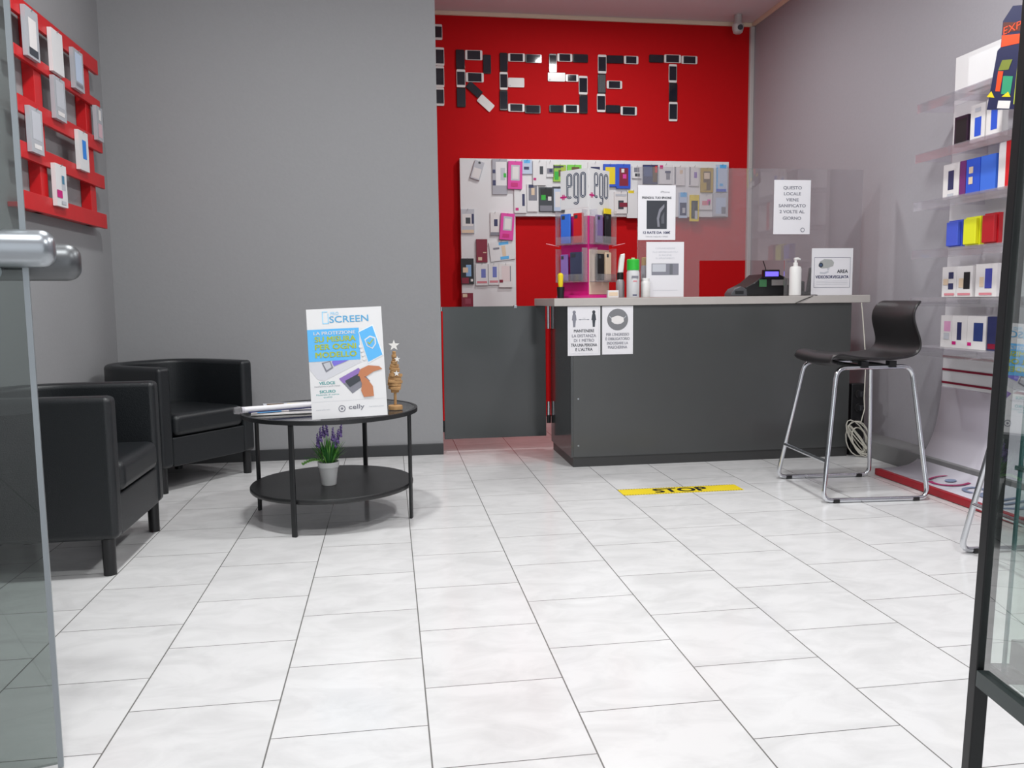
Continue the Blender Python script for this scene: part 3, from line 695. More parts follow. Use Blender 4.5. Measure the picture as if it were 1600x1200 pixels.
bpack('bright green pack with orange and black picture above the spinner stand', 886,258,908,276, P('lime_bright', 120, 206, 70), [(-0.1,-0.4,0.3,0.1,ORG),(-0.2,0.05,0.35,0.3,BROWN)])
bpack('white pack with a small purple stick, left end of the second row', 803,297,822,333, WHITE, [(0.15,-0.2,0.36,0.32,NAVY),(-0.4,-0.4,-0.15,-0.28,MAG)], th=0.016)
bpack('grey portrait pack with white border in the second row', 823,288,840,331, WHITE, [(-0.35,-0.1,0.42,0.44,GREYI),(-0.1,0.1,0.2,0.36,TAN),(-0.35,0.36,0.1,0.48,NAVY)])
bpack('dark pack with a bright green dot in the second row', 842,293,863,331, DKG, [(-0.4,0.05,0.45,0.45,BLK),(-0.35,-0.02,-0.02,0.18,GRN),(0.15,-0.05,0.4,0.12,OFFW),(-0.45,-0.48,0.45,-0.25,GREYI)])
bpack('clear blister on dark card next to the green-dot pack', 863,292,882,332, DKG, [(-0.4,-0.45,0.2,0.42,LTB),(-0.3,-0.3,0.12,0.3,OFFW),(0.24,-0.1,0.4,0.1,GRN)])
bpack('white pack with navy arrow logo between the two ego headers', 918,254,940,290, WHITE, [(-0.3,-0.05,0.35,0.3,NAVY),(-0.1,-0.2,0.1,-0.05,NAVY)])
bpack('blue case pack with yellow insert on the white board', 942,257,962,292, BLUE, [(-0.36,-0.4,0.4,0.36,YEL)], th=0.02)
bpack('blue case pack with dark red insert on the white board', 962,257,984,295, BLUE, [(-0.3,-0.4,0.34,0.34,DKRED),(-0.15,0.15,0.05,0.3,OFFW),(-0.05,-0.1,0.2,0.08,PINK)], th=0.02)
bpack('white pack with two grey plugs right of the blue case packs', 987,260,1001,279, WHITE, [(-0.3,0.0,0.3,0.38,GREYI),(-0.2,-0.35,0.35,-0.1,DKG)])
bpack('navy and brown photo pack above the phone poster', 1004,258,1027,288, NAVY, [(-0.45,-0.1,0.1,0.44,P('slate_print', 70, 84, 130)),(0.15,-0.4,0.46,0.4,BROWN),(0.3,0.1,0.46,0.45,REDC)])
bpack('white pack with small grey car charger and pink mark', 1029,257,1049,288, WHITE, [(0.05,-0.28,0.35,0.12,GREYI),(-0.45,0.25,-0.2,0.44,MAG),(-0.05,0.05,0.4,0.16,NAVY)])
bpack('clear pack with thin dark edge, left of a matching one', 1053,260,1069,290, OFFW, [(-0.48,-0.45,-0.36,0.45,GREYI),(0.0,0.1,0.3,0.3,TAN)])
bpack('clear pack with thin dark edge, beside the gold pack', 1076,260,1091,291, OFFW, [(-0.48,-0.45,-0.36,0.45,GREYI),(0.0,-0.1,0.3,0.2,LILAC)])
bpack('gold pack with brown figure print on the right of the board', 1094,263,1113,301, GOLD, [(-0.3,-0.42,0.3,0.36,BROWN),(-0.25,0.05,0.2,0.3,TAN),(-0.3,-0.4,-0.05,-0.1,GOLD)], th=0.016)
bpack('silver blue pack with sky-blue tab at the right end of the board', 1118,258,1135,300, LTB, [(-0.2,0.36,0.4,0.5,SKY),(-0.5,-0.5,-0.38,0.4,SKY),(-0.5,-0.5,0.4,-0.4,BLUE),(-0.2,-0.3,0.1,-0.2,SKY)], th=0.016)
bpack('white pack with dark red cable in the second row beside the spinner', 959,300,980,334, OFFW, [(-0.2,-0.3,0.2,0.1,DKG),(-0.1,-0.2,0.46,0.0,DKRED),(-0.4,0.3,0.4,0.4,SILV)])
bpack('white pack with a diagonal black strap and yellow top', 979,298,997,341, WHITE, [(-0.4,0.4,0.1,0.5,YEL)], texts=())
bpack('navy pen pack with sky-blue cap right of the phone poster', 1060,301,1073,341, LTB, [(-0.4,-0.4,0.4,0.1,NAVY),(-0.35,0.32,0.4,0.5,SKY),(-0.1,-0.3,0.25,-0.1,SILV)])
bpack('black tool pack with yellow frame hanging below the board edge', 1077,305,1091,346, YEL, [(-0.34,-0.4,0.38,0.28,BLK),(0.05,-0.42,0.35,-0.1,SILV),(-0.2,-0.3,0.0,0.2,DKG)])
bpack('white pack with red looped earphones in the bottom right of the board', 1092,305,1112,328, OFFW, [(-0.3,-0.2,0.2,0.1,P('rose_print', 214, 130, 140)),(0.1,-0.1,0.35,0.2,PINK),(0.2,-0.2,0.3,0.1,DKG)])
bpack('clear grey bag pack at the bottom right corner of the board', 1113,302,1135,338, SILV, [(-0.3,-0.4,0.4,0.3,LTB),(0.1,-0.4,0.4,-0.1,GREYI)])
bpack('clear pack of grey clips high on the left column of the board', 720,327,741,365, SILV, [(-0.4,-0.2,0.4,0.3,OFFW),(-0.15,-0.1,0.2,0.15,DKG),(-0.45,-0.48,0.45,-0.35,TAN),(0.3,-0.1,0.46,0.3,NAVY)])
bpack('slim white pack with purple curl beside the lower pink pack', 766,332,780,368, OFFW, [(-0.1,-0.1,0.3,0.2,NAVY),(-0.5,-0.5,0.45,-0.36,GREYI)])
bpack('pink pack with silver window lower on the board column', 781,334,802,375, PINK, [(-0.3,-0.15,0.34,0.38,SILV),(-0.2,-0.1,0.26,0.3,OFFW),(-0.3,-0.42,0.2,-0.28,MAG)], rot=-0.08, th=0.03)
bpack('dark red wallet case hanging in the left column', 744,374,761,410, DKRED, [(-0.35,-0.42,0.0,-0.28,TAN),(0.1,-0.1,0.4,-0.06,TAN)], th=0.02)
bpack('black pack with pale blue swirl at the left edge of the column', 720,404,740,444, BLK, [(-0.1,-0.2,0.3,0.25,P('print_blue', 130, 170, 210)),(-0.35,-0.05,0.05,0.15,TAN),(-0.45,-0.48,0.1,-0.25,DKRED),(0.25,-0.4,0.42,-0.3,OFFW)], th=0.016)
bpack('white pack with a small blue plug, left of its twin', 743,412,762,446, WHITE, [(-0.05,-0.15,0.32,0.25,P('plug_blue', 110, 120, 190)),(-0.4,-0.4,0.42,-0.3,P('rose_print', 214, 130, 140))], th=0.016)
bpack('white pack with a small blue plug, right of its twin', 763,412,779,445, WHITE, [(-0.1,-0.15,0.3,0.35,P('plug_blue', 110, 120, 190)),(-0.4,-0.4,0.42,-0.3,P('rose_print', 214, 130, 140))], th=0.014)
bpack('pale pack with empty window at the lower right of the column', 779,412,800,449, OFFW, [(-0.3,-0.25,0.35,0.4,P('pale_pink', 224, 208, 208)),(0.32,-0.25,0.38,0.4,GREYI),(-0.46,-0.3,-0.2,-0.18,DKRED)], th=0.018)
bpack('white and blue leaflet pack tilted in the middle of the column', 765,377,803,407, WHITE, [(-0.1,0.3,0.3,0.45,SKY),(-0.35,0.1,-0.1,0.2,GREYI),(0.0,-0.3,0.15,0.25,TAN),(-0.1,-0.45,0.25,-0.3,SKY)], rot=0.12)
bpack('dark red pack at the bottom left of the column above the gate', 721,458,739,479, DKRED, [(-0.4,0.2,0.0,0.45,TAN),(-0.2,-0.3,0.3,0.1,P('rose_dark', 150, 60, 80))], th=0.016)
# ================================================================== plexiglass shield and notices on it
SY = 4.47
def spt(x, y): return at_y(x, y, SY)
sx0, sx1, sz1 = spt(996, 380).x, spt(1345, 400).x, spt(1170, 263).z
cx0, cx1, cz = spt(1093, 407).x, spt(1226, 407).x, spt(1160, 407).z
mb = MB(); mb.prism([(sx0, CT), (cx0, CT), (cx0, cz), (cx1, cz), (cx1, CT), (sx1, CT), (sx1, sz1), (sx0, sz1)], 0, 0.005, PLEXI, lambda u, v, w: Vector((u, SY + w, v)))
tag(mb.build('plexiglass_shield', smooth=False), 'clear plexiglass screen with a cut-out standing on the counter', 'screen')

def sheet(name, label, x0, y0, x1, y1, Y, draw, lean=0, group=None, z0=None, th=0.0015):
    a = at_y(x0, y0, Y); b = at_y(x1, y1, Y); w, h = b.x - a.x, a.z - b.z
    zb = b.z if z0 is None else z0
    if z0 is not None: h = a.z - z0
    F = Fr(((a.x+b.x)/2, Y, zb), (1,0,0), (0, lean, 1))
    mb = MB(); F.slab(mb, -w/2, 0, w/2, h, -th, 0, PAPER); draw(F, mb, w, h)
    return tag(mb.build(name, smooth=False), label, 'sign', group)
def d_notice(F, mb, w, h):
    for s_, b_, ww in (('QUESTO',0.83,0.50),('LOCALE',0.72,0.46),('VIENE',0.61,0.34),('SANIFICATO',0.50,0.74),('2 VOLTE AL',0.39,0.68),('GIORNO',0.27,0.5)):
        F.text(mb, s_, 0, h*b_, h*0.055, 0.0006, GREYI, w=w*ww, bold=0.02)
    F.disc(mb, w*0.3, h*0.08, w*0.06, 0.0006, GREYI, n=12); F.disc(mb, w*0.3, h*0.08, w*0.04, 0.0012, PAPER, n=12)
sheet('notice_sheet', 'white sanitising notice taped to the plexiglass screen against the grey wall', 1210, 281, 1265, 366, SY - 0.003, d_notice, group='sheets on the plexiglass screen')
def d_phone(F, mb, w, h):
    F.text(mb, 'iPhone', w*0.22, h*0.86, h*0.035, 0.0006, GREYI, w=w*0.24)
    F.text(mb, 'PRENDI IL TUO IPHONE', 0, h*0.75, h*0.04, 0.0006, DKG, w=w*0.78, bold=0.03)
    F.rect(mb, -w*0.27, h*0.2, w*0.27, h*0.72, 0.0006, DKG); F.rect(mb, -w*0.24, h*0.22, w*0.24, h*0.70, 0.0012, P('phone_back_print', 52, 54, 62))
    F.poly(mb, [(w*0.02,h*0.24),(w*0.0,h*0.40),(w*0.06,h*0.56),(w*0.2,h*0.66),(w*0.2,h*0.60),(w*0.1,h*0.50),(w*0.06,h*0.38),(w*0.08,h*0.24)], 0.0018, GREYI)
    F.poly(mb, [(w*0.12,h*0.3),(w*0.12,h*0.42),(w*0.2,h*0.52),(w*0.2,h*0.3)], 0.0018, P('print_mid', 88, 90, 98))
    F.text(mb, '12 RATE DA 108€', 0, h*0.115, h*0.042, 0.0006, NAVY, w=w*0.72, bold=0.03)
    F.text(mb, 'TAN 0% TAEG 0% + SPESE', 0, h*0.05, h*0.022, 0.0006, GREYI, w=w*0.6)
sheet('phone_poster', 'white poster with a dark phone picture and 12 RATE text on the plexiglass screen', 997, 289, 1055, 375, SY - 0.003, d_phone, group='sheets on the plexiglass screen')
def d_info(F, mb, w, h):
    for s_, b_, ww in (('COMUNICAZIONE',0.87,0.52),('ALLA GENTILE CLIENTELA',0.805,0.68),('SI RICEVE',0.745,0.34),('SU APPUNTAMENTO',0.69,0.5)):
        F.text(mb, s_, 0, h*b_, h*0.028, 0.0006, SILV, w=w*ww)
    F.rect(mb, -w*0.36, h*0.4, w*0.36, h*0.61, 0.0006, GREYI); F.rect(mb, -w*0.34, h*0.46, w*0.02, h*0.60, 0.0012, SILV)
    F.rect(mb, w*0.12, h*0.41, w*0.2, h*0.6, 0.0012, P('print_mid2', 104, 106, 112))
    F.rect(mb, -w*0.32, h*0.12, w*0.34, h*0.125, 0.0006, SILV)
sheet('information_sheet', 'white sheet with a grey picture strip standing on the counter', 1010, 378, 1068, 461, SY - 0.006, d_info, group='sheets on the plexiglass screen', z0=CT+0.0005)
def d_cctv(F, mb, w, h):
    for a0,b0,a1,b1 in ((-0.44,0.80,0.44,0.806),(-0.44,0.16,0.44,0.166),(-0.44,0.16,-0.433,0.806),(0.433,0.16,0.44,0.806)): F.rect(mb, a0*w, b0*h, a1*w, b1*h, 0.0006, NAVY)
    F.poly(mb, [(-0.34*w,0.62*h),(-0.3*w,0.72*h),(-0.2*w,0.77*h),(-0.02*w,0.76*h),(0.04*w,0.70*h),(0.02*w,0.62*h),(-0.12*w,0.58*h),(-0.26*w,0.57*h)], 0.0006, P('camera_print', 168, 170, 168))
    F.disc(mb, -0.28*w, 0.645*h, 0.055*w, 0.0012, DKG, n=16); F.disc(mb, -0.28*w, 0.645*h, 0.03*w, 0.0018, P('lens_print', 70, 90, 120), n=12)
    F.poly(mb, [(-0.14*w,0.58*h),(-0.06*w,0.59*h),(-0.1*w,0.52*h),(-0.2*w,0.49*h),(-0.3*w,0.5*h),(-0.3*w,0.46*h),(-0.18*w,0.45*h),(-0.08*w,0.49*h)], 0.0007, SILV)
    F.text(mb, 'AREA', 0.25*w, 0.475*h, 0.07*h, 0.0006, DKG, w=0.26*w, bold=0.03)
    F.text(mb, 'VIDEOSORVEGLIATA', 0.0, 0.36*h, 0.062*h, 0.0006, NAVY, w=0.8*w, bold=0.03)
    for b_ in (0.30, 0.265, 0.23): F.rect(mb, -0.38*w, b_*h, 0.38*w, (b_+0.006)*h, 0.0006, SILV)
sheet('surveillance_sign', 'white AREA VIDEOSORVEGLIATA sign with camera drawing at the right end of the counter', 1269, 388, 1331, 461, SY - 0.006, d_cctv, group='sheets on the plexiglass screen', z0=CT+0.0005, th=0.003)

# ================================================================== things on the counter
# spinner display
SX, SYP = at_y(918, 460, 4.60).x, 4.66
t = thing('case_spinner_stand', 'magenta rotating display stand of phone cases with two ego headers on the counter', 'display', (SX, SYP, CT))
mb = MB(); mb.lathe([(0.165,0),(0.165,0.012),(0.155,0.016)], MAG, n=40); mb.build('round_base', t)
al = math.radians(40); s2 = 0.098
u1 = Vector((math.cos(-al), math.sin(-al), 0)); 
R = Matrix.Rotation(-math.radians(50), 3, 'Z')
mb = MB(); mb.box((0,0,0.235), (2*s2, 2*s2, 0.44), MAG, R); mb.build('magenta_column', t, bev=0.002)
cL = R @ Vector((-s2, -s2, 0)); 
corners = [R @ Vector((a*s2, b*s2, 0)) for a, b in ((-1,-1),(1,-1),(1,1),(-1,1))]
front = min(corners, key=lambda c: c.y); lft = min(corners, key=lambda c: c.x); rgt = max(corners, key=lambda c: c.x)
FL = Fr(((front+lft)/2), (front - lft)); FRt = Fr(((front+rgt)/2), (rgt - front))
NV2 = P('ego_navy', 30, 52, 84)
def header(F, nm):
    mb = MB(); F.slab(mb, -s2*0.98, (0.50 if nm == 'header_card' and F is FL else 0.46), s2*0.98, 0.715, 0.0, 0.004, WHITE)
    hgt = 0.145; b = 0.562
    F.text(mb, '+', -s2*0.76, b - 0.012, 0.036, 0.0052, MAG, w=0.036, bold=0.07)
    hw_, xh = 0.0145, 0.128
    def stad(cx, t0, t1, n=22):
        """stadium outline swept from angle t0 to t1"""
        o = []
        for k in range(n+1):
            a = t0 + (t1-t0)*k/n; o.append((cx + hw_*math.cos(a), b + xh/2 + (xh/2-hw_)*(1 if math.sin(a) > 0 else -1) + hw_*math.sin(a)))
        return o
    def band(pts, w_, d_, m_):
        L_, R_ = [], []
        for k in range(len(pts)):
            a = Vector(pts[max(k-1,0)]); c_ = Vector(pts[min(k+1,len(pts)-1)]); t_ = (c_-a).normalized(); q = Vector((-t_.y, t_.x))*w_/2; p_ = Vector(pts[k])
            L_.append(p_+q); R_.append(p_-q)
        for k in range(len(pts)-1): F.poly(mb, [R_[k], R_[k+1], L_[k+1], L_[k]], d_, m_)
    xe, xg, xo = -s2*0.33, s2*0.16, s2*0.64
    strokes = [stad(xe, 0.02, 1.8*PI), [(xe-hw_, b+xh*0.5), (xe+hw_, b+xh*0.5)], [(xe+hw_, b+xh*0.5), (xe+hw_, b+xh-hw_)],
               stad(xg, 0.02, 2.02*PI), [(xg+hw_, b+xh*0.5), (xg+hw_, b-0.02)] + [(xg + hw_*math.cos(-PI*k/8), b-0.02 + hw_*math.sin(-PI*k/8)) for k in range(1, 8)],
               stad(xo, 0.02, 2.02*PI)]
    for k_, st_ in enumerate(strokes): band(st_, 0.0130, 0.0048 + 0.0001*k_, NV2)
    for k_, st_ in enumerate(strokes): band(st_, 0.0026, 0.0056 + 0.0001*k_, WHITE)
    return mb.build(nm, t, smooth=False)
header(FL, 'header_card'); header(FRt, 'header_card')
for F, q in ((FL, -1), (FRt, 1)):
    mb = MB(); mb.tube([F.p(q*s2*0.9, 0.292, 0.03), F.p(q*s2*0.9, 0.302, 0.03) + Vector((q*0.075, 0, 0.006))], 0.0022, P('rod_pink', 206, 120, 130), n=6); mb.build('side_rod', t)
mb = MB(); FRt.slab(mb, -s2*0.97, 0.02, s2*0.97, 0.27, 0.0, 0.004, P('cream_card_colour', 226, 208, 184)); mb.build('cream_card', t)
mb = MB()
for F, in ((FL,), (FRt,)):
    for z in (0.298, 0.088):
        F.slab(mb, -s2*0.96, z, s2*0.96, z + 0.004, 0.004, 0.055, ACRYL); F.slab(mb, -s2*0.96, z, s2*0.96, z + 0.045, 0.052, 0.055, ACRYL)
        F.slab(mb, -s2*0.96, z, -s2*0.93, z + 0.19, 0.004, 0.055, ACRYL); F.slab(mb, s2*0.93, z, s2*0.96, z + 0.19, 0.004, 0.055, ACRYL)
mb.build('acrylic_pocket', t, smooth=False)
GR = 'phone cases in the spinner pockets'
for lab, F, a, z, w, h, mm in (
    ('bright blue phone case in the upper left pocket of the spinner', FL, -0.045, 0.302, 0.066, 0.165, P('case_blue', 54, 112, 214)),
    ('red phone case in the upper pocket of the spinner', FL, 0.045, 0.302, 0.066, 0.165, REDC),
    ('violet phone case in the lower left pocket of the spinner', FL, -0.055, 0.092, 0.05, 0.15, LILAC),
    ('dark slate blue phone case in the lower left pocket of the spinner', FL, 0.03, 0.092, 0.085, 0.16, P('slate_case', 60, 66, 92)),
    ('greyish purple phone case in the upper right pocket of the spinner', FRt, -0.03, 0.302, 0.06, 0.155, P('grey_purple', 122, 100, 150)),
    ('black phone case with yellow card top in the upper right pocket', FRt, 0.052, 0.302, 0.062, 0.165, BLK),
    ('black phone case in front of the cream card in the lower right pocket', FRt, -0.02, 0.092, 0.065, 0.15, BLK),
    ('pale beige phone case in the lower right pocket of the spinner', FRt, 0.055, 0.092, 0.055, 0.16, TAN)):
    q = Vector((SX, SYP, CT)); pos = q + F.p(a, z + 0.0045, 0.022)
    tt = thing('phone_case', lab, 'phone case', pos, group=GR)
    G = Fr((0,0,0), F.u); mb = MB(); G.slab(mb, -w/2, 0, w/2, h, -0.007, 0.007, mm); mb.build('case_body', tt, bev=0.004)
    if 'yellow' in lab: mb = MB(); G.slab(mb, -w/2, h, w/2, h + 0.03, -0.005, 0.005, YEL); mb.build('yellow_card_top', tt)
    mb = MB(); G.slab(mb, -w*0.36, h*0.82, -w*0.02, h*0.94, 0.0072, 0.0085, DKG); mb.build('camera_cutout', tt, bev=0.001)

def on_counter(px, Y): return Vector((at_y(px, 460, Y).x, Y, CT))
# pen cup with yellow marker
p = on_counter(876, 4.52); t = thing('pen_cup', 'small black pen cup left of the spinner stand', 'cup', p)
mb = MB(); mb.lathe([(0.018,0),(0.022,0.062),(0.020,0.062),(0.017,0.004)], BLACKP, n=20); mb.build('cup_body', t)
t = thing('marker_pen', 'yellow marker standing in the small black cup', 'pen', p + Vector((0,0,0.004)))
mb = MB(); mb.lathe([(0.009,0),(0.010,0.05),(0.014,0.075),(0.016,0.125),(0.008,0.135)], YEL, n=16); mb.build('pen_barrel', t)
# spray bottle
p = on_counter(969, 4.50); t = thing('spray_bottle', 'slim spray bottle with white trigger head and black neck', 'bottle', p, group='bottles on the counter')
mb = MB(); mb.lathe([(0.022,0),(0.024,0.003),(0.024,0.085),(0.018,0.10)], mat('clear_grey', (150,144,146), 0.2), n=24); mb.build('bottle_body', t)
mb = MB(); mb.lathe([(0.0175,0.10),(0.0185,0.102),(0.0185,0.135),(0.015,0.138)], BLACKP, n=20); mb.build('black_neck', t)
mb = MB(); mb.prism([(-0.014,0.138),(0.016,0.138),(0.020,0.19),(0.024,0.225),(0.024,0.245),(0.002,0.24),(-0.006,0.21)], -0.012, 0.012, PWHT, lambda u, v, w: Vector((u, w, v))); mb.build('trigger_head', t, bev=0.004)
# aerosol with green cap
p = on_counter(985, 4.47); t = thing('aerosol_can', 'white and silver aerosol can with bright green cap', 'can', p + Vector((0.004,-0.035,0)), group='bottles on the counter')
mb = MB(); mb.lathe([(0.034,0),(0.0355,0.003),(0.0355,0.135),(0.031,0.150)], mat('can_white', (206,206,208), 0.25), n=32); mb.build('can_body', t)
mb = MB(); F = Fr((0,-0.0358,0), (1,0,0))
F.rect(mb, -0.018, 0.105, 0.02, 0.118, 0, GREYI); F.rect(mb, -0.01, 0.085, 0.012, 0.092, 0, P('rose_print', 214, 130, 140)); F.rect(mb, -0.012, 0.01, 0.012, 0.016, 0, NAVY); mb.build('printed_label', t)
mb = MB(); mb.lathe([(0.0345,0.150),(0.0345,0.205),(0.030,0.210)], GRN, n=32); mb.build('green_cap', t)
mb = MB(); mb.lathe([(0.010,0.210),(0.010,0.218)], TAN, n=14); mb.build('nozzle', t)
# small bottles
p = on_counter(1007, 4.55); t = thing('glue_bottle', 'slim grey bottle with yellow cap behind the information sheet', 'bottle', p, group='bottles on the counter')
mb = MB(); mb.lathe([(0.020,0),(0.021,0.003),(0.021,0.17),(0.017,0.18)], SILV, n=24); mb.build('bottle_body', t)
mb = MB(); mb.lathe([(0.018,0.18),(0.018,0.222),(0.014,0.225)], mat('ochre_cap', (214,172,50), 0.5), n=20); mb.build('yellow_cap', t)
p = on_counter(1004, 4.50); t = thing('white_tub', 'short bright white bottle beside the information sheet', 'bottle', p + Vector((0.002,-0.045,0)), group='bottles on the counter')
mb = MB(); mb.lathe([(0.024,0),(0.026,0.003),(0.026,0.080),(0.022,0.090)], PWHT, n=24); mb.build('tub_body', t)
mb = MB(); mb.lathe([(0.0215,0.090),(0.0215,0.104),(0.019,0.106)], PWHT, n=20); mb.build('lid', t)
p = on_counter(955, 4.44); t = thing('card_box', 'low cream box at the foot of the spinner stand', 'box', p + Vector((0.0,-0.03,0)))
mb = MB(); mb.box((0,0,0.02), (0.06,0.03,0.04), OFFW); mb.build('box_body', t, bev=0.002)
mb = MB(); mb.box((0.0,-0.0155,0.02), (0.05,0.001,0.02), TAN); mb.build('printed_label', t)

# cash register
p = on_counter(1190, 4.70); t = thing('cash_register', 'black cash register with violet display behind the screen cut-out', 'cash register', p)
mb = MB(); mb.prism([(-0.135,0.0),(0.225,0.0),(0.225,0.085),(0.12,0.10),(0.06,0.128),(-0.03,0.128),(-0.09,0.080),(-0.15,0.05)], -0.10, 0.12, BLACKP, lambda u, v, w: Vector((u, w, v))); mb.build('register_body', t, bev=0.008)
mb = MB(); mb.box((0.005, -0.104, 0.128), (0.10, 0.03, 0.05), BLACKP); dsp = mb.build('display_housing', t, bev=0.004)
mb = MB(); mb.box((0.005, -0.1195, 0.128), (0.082, 0.002, 0.028), mat('violet_display', (112, 98, 255), 0.3, emit=1.6)); mb.build('lit_display', dsp)
mb = MB(); mb.box((-0.042, -0.102, 0.075), (0.045, 0.006, 0.042), mat('green_key', (70, 130, 84), 0.4)); mb.build('green_key', t, bev=0.001)
mb = MB(); mb.box((0.050, -0.102, 0.078), (0.075, 0.006, 0.034), mat('grey_key', (150,146,144), 0.4)); mb.build('grey_key_block', t, bev=0.001)
mb = MB(); mb.box((0.130, -0.102, 0.080), (0.04, 0.006, 0.034), mat('grey_key', (150,146,144), 0.4)); mb.build('grey_key_block', t, bev=0.001)
mb = MB(); mb.tube([(0.03,0.0,0.12),(0.025,0.01,0.17),(0.015,0.02,0.21)], 0.003, BLACKP, n=6); mb.build('cable', t)
p = on_counter(1149, 4.545); t = thing('card_reader', 'low grey card reader left of the cash register', 'card reader', p + Vector((-0.0,0,0)))
mb = MB(); mb.prism([(-0.05,0),(0.05,0),(0.046,0.04),(0.01,0.058),(-0.03,0.042),(-0.05,0.015)], -0.055, 0.045, mat('reader_grey', (74,74,78), 0.4), lambda u, v, w: Vector((u, w, v))); mb.build('reader_body', t, bev=0.006)
mb = MB(); mb.box((0.0, -0.056, 0.022), (0.05, 0.002, 0.018), BLK); mb.build('screen', t)
# sanitiser pump
p = on_counter(1242, 4.415); t = thing('pump_bottle', 'white sanitiser pump bottle in front of the plexiglass screen', 'bottle', p)
mb = MB(); mb.lathe([(0.030,0),(0.033,0.003),(0.033,0.150),(0.028,0.163),(0.013,0.168)], PWHT, n=32); mb.build('bottle_body', t)
mb = MB(); mb.lathe([(0.013,0.168),(0.013,0.186),(0.007,0.188),(0.007,0.200)], PWHT, n=18); mb.build('collar', t)
mb = MB(); mb.tube([(-0.008,0,0.205),(0.012,0,0.208),(0.028,0,0.204)], [0.0085,0.008,0.005], PWHT, n=12); mb.build('pump_head', t)
# small dark terminal and cable behind sign
p = on_counter(1267, 4.545); t = thing('cordless_phone', 'black cordless phone standing in its dock beside the surveillance sign', 'phone', p)
mb = MB(); mb.box((0,0,0.012), (0.09,0.07,0.024), BLACKP); mb.build('dock', t, bev=0.006)
mb = MB(); mb.box((0.005,0.01,0.088), (0.045,0.025,0.15), BLACKP, Matrix.Rotation(0.12, 3, 'Y')); hs = mb.build('handset', t, bev=0.008)
mb = MB(); mb.box((0.008,-0.004,0.115), (0.03,0.003,0.035), DKG, Matrix.Rotation(0.12, 3, 'Y')); mb.build('screen', hs)
mb = MB(); pc_ = [Vector((2.33,4.40,CT+0.002)), Vector((2.42,4.43,CT+0.003)), Vector((2.40,4.37,CT+0.002)), Vector((2.36,4.352,0.925)), Vector((2.31,4.349,0.908)), Vector((2.26,4.3475,0.888))]
mb.tube(pc_, 0.002, BLACKP, n=6); tag(mb.build('thin_cable'), 'thin dark cable trailing over the worktop edge below the pump bottle', 'cable')

# power strip and coiled cables at the counter's right end
t = thing('power_socket_strip', 'black multi-socket power strip upright against the end of the counter', 'power strip', (2.675, 4.40, 0))
mb = MB(); mb.box((0,0,0.21), (0.085,0.05,0.42), BLACKP); mb.build('strip_body', t, bev=0.006)
for z in (0.10, 0.19, 0.28, 0.36):
    mb = MB(); mb.tube([(0.0,-0.024,z),(0.0,-0.034,z)], 0.024, mat('socket_black', (34,33,34), 0.35), n=18); mb.build('socket', t)
for z in (0.28, 0.36):
    mb = MB(); mb.box((0.008,-0.045,z), (0.03,0.03,0.03), mat('plug_dark', (40,40,44), 0.4)); mb.build('plug', t, bev=0.004)
mb = MB(); CBL = mat('white_cable', (206, 202, 190), 0.5)
pts = []
for k in range(150):
    a = k*0.36; rr = 0.075 + 0.020*math.sin(k*0.21); 
    pts.append((2.645 + rr*0.82*math.cos(a + 0.02*k) + 0.01*math.sin(k*0.11), 4.315 + 0.014*math.sin(k*0.13), 0.105 + rr*1.25*math.sin(a)*(0.9 + 0.1*math.sin(k*0.05))))
mb.tube(pts, 0.0032, CBL, n=6)
mb.tube([(2.66,4.318,0.2),(2.68,4.316,0.28),(2.672,4.312,0.34),(2.680,4.32,0.55),(2.668,4.345,0.80),(2.66,4.35,0.885)], 0.003, CBL, n=6)
tag(mb.build('coiled_cable'), 'tangle of coiled white cables hanging in front of the power strip', 'cable')

# dome camera
p = at_y(1153, 42, 6.15)
t = thing('dome_camera', 'small white dome security camera in the back ceiling corner', 'camera', (p.x, 6.15, CEIL))
mb = MB(); mb.lathe([(0.02,-0.14),(0.035,-0.13),(0.043,-0.10),(0.043,-0.075),(0.03,-0.06),(0.028,-0.001)], mat('camera_grey', (186,182,180), 0.35), n=24); mb.build('housing', t)
mb = MB(); mb.tube([(0,-0.036,-0.102),(0,-0.050,-0.106)], 0.019, DKG, n=18); mb.build('lens', t)

